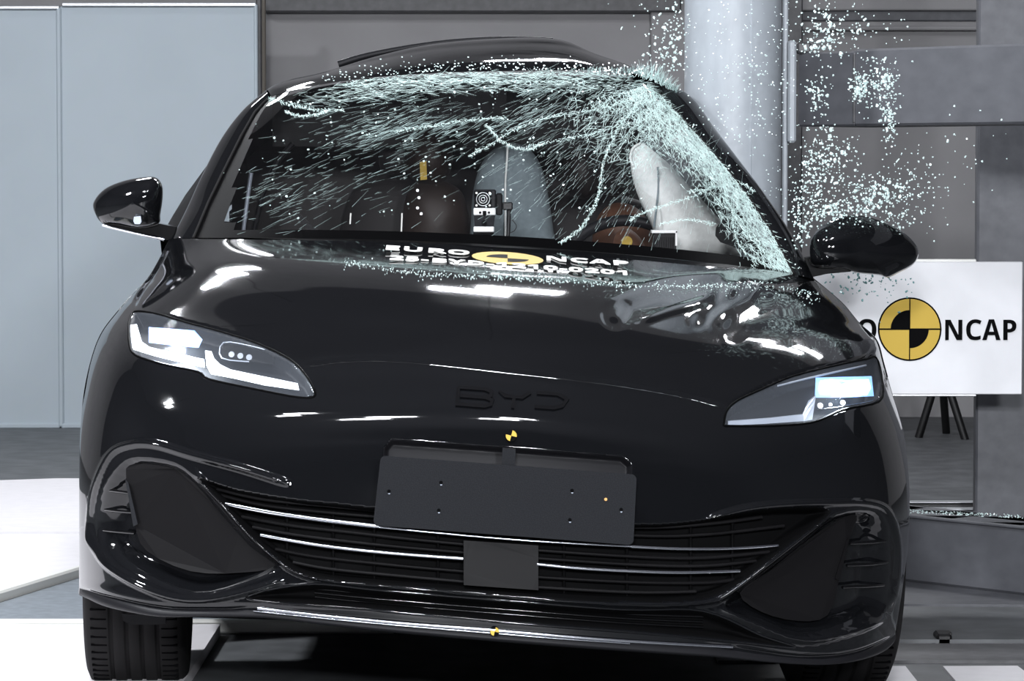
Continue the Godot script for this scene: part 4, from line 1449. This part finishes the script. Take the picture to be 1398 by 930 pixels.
	obj("top_edge", slab_px(890, 314.5, 925, 318.5, -1.72, 0.06, 0.001), M.white, db)
	obj("side_edge", slab_px(922, 315, 925, 336, -1.72, 0.03, 0.001), M.white, db)
	obj("cable_plug", tubed([P(872, 339, -1.72), P(890, 340, -1.72)], 0.003, 8), M.alu, db)
	obj("cable_plug", prism(disc(874, 339, 3.0, 0, TAU, 8), at_z(-1.715), 0.01), M.pale, db)

func _ring(c: Vector3, R: float, r: float, turn: Basis) -> ArrayMesh:
	var rows := []
	for i in 65:
		var w := TAU * i / 64.0
		var row := PackedVector3Array()
		for j in 12:
			var u := TAU * j / 12.0
			var rad := R + r * cos(u)
			row.append(c + turn * Vector3(rad * cos(w), r * sin(u), rad * sin(w)))
		rows.append(row)
	var b := Builder.new()
	b.grid(rows, true, true)
	return b.mesh()

# ------------------------------------------------------------------ broken glass
func sliver(b: Builder, a: Vector3, e: Vector3, w: float, up: Vector3) -> void:
	var d := (e - a)
	var s := d.cross(up).normalized() * w * 0.5
	var top := up * w * 0.7
	var m := (a + e) * 0.5 + top
	b.tri(a - s, a + s, m)
	b.tri(a + s, e + s * 0.5, m)
	b.tri(e + s * 0.5, e - s * 0.5, m)
	b.tri(e - s * 0.5, a - s, m)

func chip_mesh(k: int) -> ArrayMesh:   # an irregular crumb of toughened glass, about 1 unit across
	var r := RandomNumberGenerator.new()
	r.seed = 100 + k
	var n := 5
	var top := []
	var bot := []
	for j in n:
		var w := TAU * j / n + r.randf_range(-0.3, 0.3)
		var q := r.randf_range(0.35, 0.6)
		top.append(Vector3(cos(w) * q, 0.28 + r.randf_range(-0.08, 0.08), sin(w) * q))
		bot.append(Vector3(cos(w) * q * 0.9, -0.28 + r.randf_range(-0.08, 0.08), sin(w) * q * 1.05))
	var b := Builder.new()
	for j in n:
		_facing(b, [top[j], top[(j + 1) % n], bot[(j + 1) % n], bot[j]], Vector3.ZERO)
		_facing(b, [top[j], top[(j + 1) % n], Vector3(0, 0.3, 0)], Vector3.ZERO)
		_facing(b, [bot[j], bot[(j + 1) % n], Vector3(0, -0.3, 0)], Vector3.ZERO)
	return b.mesh()

func glass_at(x: float, y: float, lift: float) -> Vector3:
	return P(x, y, look(glass_map, x, y) + lift)

func broken_glass() -> void:
	var ws: Node3D = car_root.get_node("windscreen")
	var up := Vector3(0, 0.85, 0.53)
	var b := Builder.new()
	var area := V([268, 322, 306, 234, 350, 156, 368, 136, 470, 112, 560, 105, 690, 100, 800, 99, 884, 112, 918, 148, 952, 184, 990, 226, 1024, 270, 1058, 324, 1082, 370, 960, 352, 830, 338, 690, 326, 540, 320])
	var fine := Builder.new()
	# long streaks that fan out from the struck corner
	var made := 0
	var tries := 0
	while made < 3200 and tries < 90000:
		tries += 1
		var x := rng.randf_range(268, 1080)
		var y := rng.randf_range(99, 345)
		if not Geometry2D.is_point_in_polygon(Vector2(x, y), area):
			continue
		var ytop := along([360, 134, 420, 120, 500, 108, 590, 101, 690, 98, 800, 98, 884, 112], minf(x, 884))
		var h := y - ytop
		var dcorner := Vector2(x - 885, y - 130).length()
		var dens := 1.1 * exp(-h / 9.0) * smoothstep(400.0, 560.0, x)                       # crushed upper edge
		dens = maxf(dens, 0.45 * exp(-pow(h / 34.0, 2.0)) * smoothstep(360.0, 520.0, x))     # band under it
		dens = maxf(dens, 0.25 * exp(-pow((h - 62 - 0.06 * (700 - x)) / 30.0, 2.0)) * smoothstep(400.0, 520.0, x) * smoothstep(860.0, 700.0, x))
		dens = maxf(dens, exp(-dcorner / 62.0))
		dens = maxf(dens, 0.065 * exp(-pow((y - (262 - 0.30 * (x - 400))) / 46.0, 2.0)) * smoothstep(285.0, 360.0, x) * smoothstep(880.0, 800.0, x))
		if x > 890:
			dens *= 0.5
		if x > 588 and x < 700 and h > 26 and h < 66:
			dens *= 0.12
		if rng.randf() > dens:
			continue
		made += 1
		var clump := rng.randf() < 0.5
		var to := Vector2(1010 - x, 20 - y) if h > 26 else Vector2(900 - x, (ytop + 6) - y)
		var ang := atan2(to.y, to.x) + rng.randfn(0.0, 0.14 if dcorner > 130 else 0.55)
		if h <= 26:
			ang = rng.randfn(-0.05, 0.25)
		var len := rng.randf_range(5, 17) if clump else rng.randf_range(12, 34)
		if dcorner < 90:
			len *= 0.6
		var dv := Vector2(cos(ang), sin(ang)) * len
		var w := (rng.randf_range(0.0008, 0.0015) if clump else rng.randf_range(0.0004, 0.0009)) * (0.6 if dens < 0.15 else 1.0)
		sliver(b if h < 26 or dcorner < 110 else fine, glass_at(x, y, 0.004), glass_at(x + dv.x, y + dv.y, 0.004), w, up)
	var bag := V([866, 215, 884, 200, 912, 222, 945, 258, 985, 300, 978, 320, 1008, 345, 905, 345, 880, 300])
	# the crushed band down the driver side edge
	for k in 4600:
		var v := rng.randf()
		var e := _on_line(PILLAR_R_EDGE, v)
		var inn := absf(rng.randfn(0.0, lerpf(32.0, 18.0, v)))
		if v > 0.35 and v < 0.55:
			inn *= 0.8
		var x := e.x - inn * 0.86
		var y := e.y + inn * 0.5
		if v < 0.1:
			x = e.x - inn * 1.3
			y = e.y + inn * 0.4
		if not Geometry2D.is_point_in_polygon(Vector2(x, y), area):
			continue
		if Geometry2D.is_point_in_polygon(Vector2(x, y), bag) and rng.randf() < 0.8:
			continue
		var ang := rng.randf_range(0, PI) if rng.randf() < 0.55 else rng.randfn(0.9, 0.3)
		var len := rng.randf_range(3, 12)
		sliver(b, glass_at(x, y, 0.004), glass_at(x + cos(ang) * len, y + sin(ang) * len, 0.004), rng.randf_range(0.0005, 0.0014), up)
	# named long cracks
	var cracks := [
		[880, 128, 820, 148, 760, 158, 712, 172, 672, 196, 640, 214], [872, 138, 842, 178, 824, 222, 818, 262, 804, 296, 786, 318, 764, 332],
		[690, 160, 640, 164, 590, 172, 540, 180], [367, 134, 396, 142, 430, 150, 470, 150], [390, 152, 408, 158, 432, 156, 446, 152],
		[1020, 262, 1002, 300, 1014, 340, 1060, 368], [986, 226, 990, 262, 1012, 310, 1050, 350, 1078, 372], [940, 262, 975, 256, 1010, 250, 1030, 262],
		[720, 200, 770, 190, 830, 176, 870, 150], [480, 112, 560, 104, 640, 100, 720, 100, 800, 101, 866, 104],
		[470, 118, 560, 112, 640, 110, 720, 112, 800, 112], [740, 196, 720, 204, 690, 196, 662, 170], [860, 300, 890, 286, 930, 274, 960, 262], [900, 306, 940, 300, 975, 306],
	]
	for q in cracks:
		var pts := spline2(V(q), 14)
		for i in pts.size() - 1:
			for k in 3:
				var a := pts[i] + Vector2(rng.randfn(0, 1.6), rng.randfn(0, 1.6))
				var e := pts[i + 1] + Vector2(rng.randfn(0, 1.6), rng.randfn(0, 1.6))
				sliver(b, glass_at(a.x, a.y, 0.005), glass_at(e.x, e.y, 0.005), rng.randf_range(0.0008, 0.002), up)
	var cr := obj("crack_lines", b.mesh(), M.fracture, ws)
	cr.set_meta("kind", "stuff")
	obj("crack_streaks", fine.mesh(), M.fracture_dim, ws).set_meta("kind", "stuff")
	# spikes bursting off the upper edge by the struck corner
	var sp := Builder.new()
	for k in 300:
		var x := 700 + 225 * pow(rng.randf(), 0.4)
		var y0 := along([700, 98, 800, 98, 860, 100, 900, 112, 940, 140], minf(x, 938))
		var a := P(x, y0 + rng.randf_range(-2, 4), -2.06)
		var ang := rng.randfn(-PI / 2 + (x - 840) * 0.004, 0.4)
		var len := rng.randf_range(3, 8) + 22 * exp(-pow((x - 893) / 28.0, 2.0)) * rng.randf()
		var e := P(x + cos(ang) * len, y0 + sin(ang) * len, -2.04 + rng.randf_range(-0.03, 0.05))
		sliver(sp, a, e, rng.randf_range(0.0006, 0.0014), Vector3(0, 0.3, 0.95))
	var spray := obj("edge_splinters", sp.mesh(), M.crumb, ws)
	spray.set_meta("kind", "stuff")
	# flying crumbs: the large ones one by one, the dust in one cloud
	var chips := []
	for k in 6:
		chips.append(chip_mesh(k))
	var swarms := [   # x, y, spread x, spread y, z, spread z, count, size px, share of dark ones
		[1130, 35, 34, 24, -1.5, 0.15, 34, 3.4], [1120, 62, 16, 12, -1.5, 0.1, 16, 4.2], [1178, 42, 40, 14, -1.6, 0.1, 14, 3.2],
		[1175, 118, 10, 16, -1.6, 0.06, 36, 4.0], [1205, 115, 14, 22, -1.6, 0.06, 40, 3.6], [1118, 128, 10, 18, -1.5, 0.06, 22, 3.4], [1214, 160, 6, 26, -1.6, 0.06, 26, 3.2],
		[1130, 215, 22, 24, -1.5, 0.1, 50, 3.4], [1195, 262, 32, 14, -1.6, 0.08, 60, 3.6], [1150, 290, 34, 14, -1.55, 0.08, 60, 3.4], [1110, 262, 14, 40, -1.5, 0.1, 44, 3.4],
		[1250, 240, 26, 30, -1.7, 0.1, 24, 2.8], [1225, 300, 22, 16, -1.7, 0.1, 20, 3.0], [1092, 300, 8, 34, -1.45, 0.06, 24, 3.2],
		[915, 42, 16, 26, -1.9, 0.1, 26, 3.4], [914, 80, 12, 16, -1.9, 0.1, 14, 3.2], [893, 60, 30, 40, -1.95, 0.1, 10, 2.8],
		[990, 150, 36, 90, -1.85, 0.08, 30, 2.2], [1040, 120, 22, 80, -1.85, 0.08, 22, 2.4], [1320, 210, 26, 40, -1.8, 0.1, 6, 3.0],
		[560, 130, 70, 10, -1.9, 0.02, 0, 2.6],
	]
	var singles := 0
	var places := []
	for s in swarms:
		for k in int(s[6]):
			var x: float = s[0] + rng.randfn(0, s[2] * 0.7)
			var y: float = s[1] + rng.randfn(0, s[3] * 0.7)
			places.append([x, y, s[4] + rng.randf_range(-s[5], s[5]), s[7] * rng.randf_range(0.55, 1.5)])
	places.sort_custom(func(a: Array, c: Array) -> bool: return a[3] > c[3])
	var dust := []
	for q in places:
		var at := P(q[0], q[1], q[2])
		var size: float = q[3] / (FOCAL / (7.0 - q[2])) * 1.0
		var turn := Basis.from_euler(Vector3(rng.randf() * TAU, rng.randf() * TAU, rng.randf() * TAU))
		var stretch := Vector3(1.0, rng.randf_range(0.6, 1.2), rng.randf_range(0.7, 1.8))
		if singles < 300:
			var o := MeshInstance3D.new()
			o.name = numbered("glass_crumb")
			o.mesh = chips[singles % 6]
			o.material_override = M.crumb
			o.transform = Transform3D(turn.scaled_local(stretch * size), at)
			add_child(o, true)
			var where := "left of the pole, above the roof corner"
			if q[0] > 1331 and q[1] > 172:
				where = "in front of the wide steel upright"
			elif q[0] > 1085 and q[1] > 172:
				where = "between the cross beam and the driver side mirror"
			elif q[0] > 1085 and q[1] > 64:
				where = "in front of the grey cross beam"
			elif q[0] > 1085:
				where = "above the grey cross beam"
			elif q[0] > 930:
				where = "in front of the pale steel pole"
			tag(o, "pale green crumb of window glass flying " + where, "glass crumb", "glass crumbs flying " + where)
			singles += 1
		else:
			dust.append([at, turn, stretch * size])
	# dust: finer crumbs in the same swarms, over the pole, the sign and the bonnet edge
	for s in swarms:
		for k in int(s[6] * 3.2):
			var x: float = s[0] + rng.randfn(0, s[2])
			var y: float = s[1] + rng.randfn(0, s[3])
			var z: float = s[4] + rng.randf_range(-s[5], s[5])
			dust.append([P(x, y, z), Basis.from_euler(Vector3(rng.randf() * TAU, rng.randf() * TAU, 0)), Vector3.ONE * rng.randf_range(0.8, 2.2) / 540.0 * 1.3])
	for k in 260:   # before the pole
		dust.append([P(rng.randf_range(935, 1085), rng.randf_range(0, 330), -1.78), Basis(), Vector3.ONE * rng.randf_range(0.6, 1.6) / 530.0 * 1.3])
	for k in 230:   # scattered over the windscreen and roof edge
		var x := rng.randf_range(300, 900)
		var y := lerpf(112, 300, pow(rng.randf(), 1.6))
		if Geometry2D.is_point_in_polygon(Vector2(x, y), area):
			dust.append([glass_at(x, y, 0.012), Basis.from_euler(Vector3(rng.randf() * TAU, rng.randf() * TAU, 0)), Vector3.ONE * rng.randf_range(0.9, 2.6) / 520.0 * 1.3])
	for k in 260:   # along the roof's front edge
		var x := rng.randf_range(440, 880)
		dust.append([P(x, along([440, 112, 560, 100, 690, 95, 880, 104], x) - absf(rng.randfn(0, 8)), -2.05), Basis(), Vector3.ONE * rng.randf_range(0.7, 2.2) / 520.0 * 1.3])
	_cloud("glass_dust", dust, chips[0], M.crumb, "fine glass dust hanging in the air around the struck window", "glass dust", self)
	var fleck := []
	for k in 120:
		var x := 1180 + rng.randfn(0, 34)
		var y := 384 + rng.randfn(0, 14)
		fleck.append([P(x, y, -1.95), Basis.from_euler(Vector3(rng.randf() * TAU, rng.randf() * TAU, 0)), Vector3(1.0, 1.0, 1.6) * rng.randf_range(1.0, 3.6) / 525.0])
	_cloud("glass_flecks", fleck, chips[2], M.crumb_dark, "dark glass flecks falling in front of the white sign", "glass flecks", self)
	var lie := []
	for k in 700:   # the line of crumbs lying across the rear of the bonnet
		var x := rng.randf_range(470, 1010)
		var y := along([470, 358, 560, 372, 690, 379, 800, 386, 880, 391, 1010, 390], x) + rng.randfn(0, 1.6 + 5.0 * pow(rng.randf(), 4.0))
		lie.append([S(x, y, 0.004), Basis.from_euler(Vector3(rng.randf() * TAU, rng.randf() * TAU, 0)), Vector3.ONE * rng.randf_range(0.6, 2.0) / 590.0])
	for k in 160:
		var x := rng.randf_range(990, 1120)
		var y := along([990, 386, 1040, 384, 1120, 400], x) + absf(rng.randfn(0, 8))
		lie.append([S(x, y, 0.004), Basis.from_euler(Vector3(rng.randf() * TAU, rng.randf() * TAU, 0)), Vector3.ONE * rng.randf_range(0.6, 2.2) / 580.0])
	_cloud("bonnet_crumbs", lie, chips[1], M.crumb, "glass crumbs lying in a line across the rear of the bonnet", "glass crumbs", self)
	var rest := []
	for k in 220:
		var w := rng.randf()
		var q := P(lerpf(1238, 1398, w), lerpf(702, 710, w) , lerpf(-2.8, -2.45, w)) + Vector3(0, 0.004, -rng.randf() * 0.1)
		rest.append([q, Basis.from_euler(Vector3(rng.randf() * TAU, rng.randf() * TAU, 0)), Vector3.ONE * rng.randf_range(0.8, 2.0) / 490.0])
	_cloud("block_crumbs", rest, chips[3], M.crumb, "glass crumbs lying along the top of the low steel block", "glass crumbs", self)

const PILLAR_R_EDGE := [886, 112, 918, 146, 950, 181, 988, 224, 1022, 268, 1057, 322, 1084, 374]

func _on_line(list: Array, v: float) -> Vector2:
	var n := list.size() / 2 - 1
	var k := mini(int(v * n), n - 1)
	var f := v * n - k
	return Vector2(lerpf(list[k * 2], list[k * 2 + 2], f), lerpf(list[k * 2 + 1], list[k * 2 + 3], f))

func _cloud(called: String, list: Array, m: Mesh, material: Material, label: String, category: String, parent: Node3D) -> void:
	var mm := MultiMesh.new()
	mm.transform_format = MultiMesh.TRANSFORM_3D
	mm.mesh = m
	mm.instance_count = list.size()
	for k in list.size():
		mm.set_instance_transform(k, Transform3D((list[k][1] as Basis).scaled_local(list[k][2]), list[k][0]))
	var o := MultiMeshInstance3D.new()
	o.name = called
	o.multimesh = mm
	o.material_override = material
	o.set_meta("kind", "stuff")
	parent.add_child(o, true)
	tag(o, label, category)
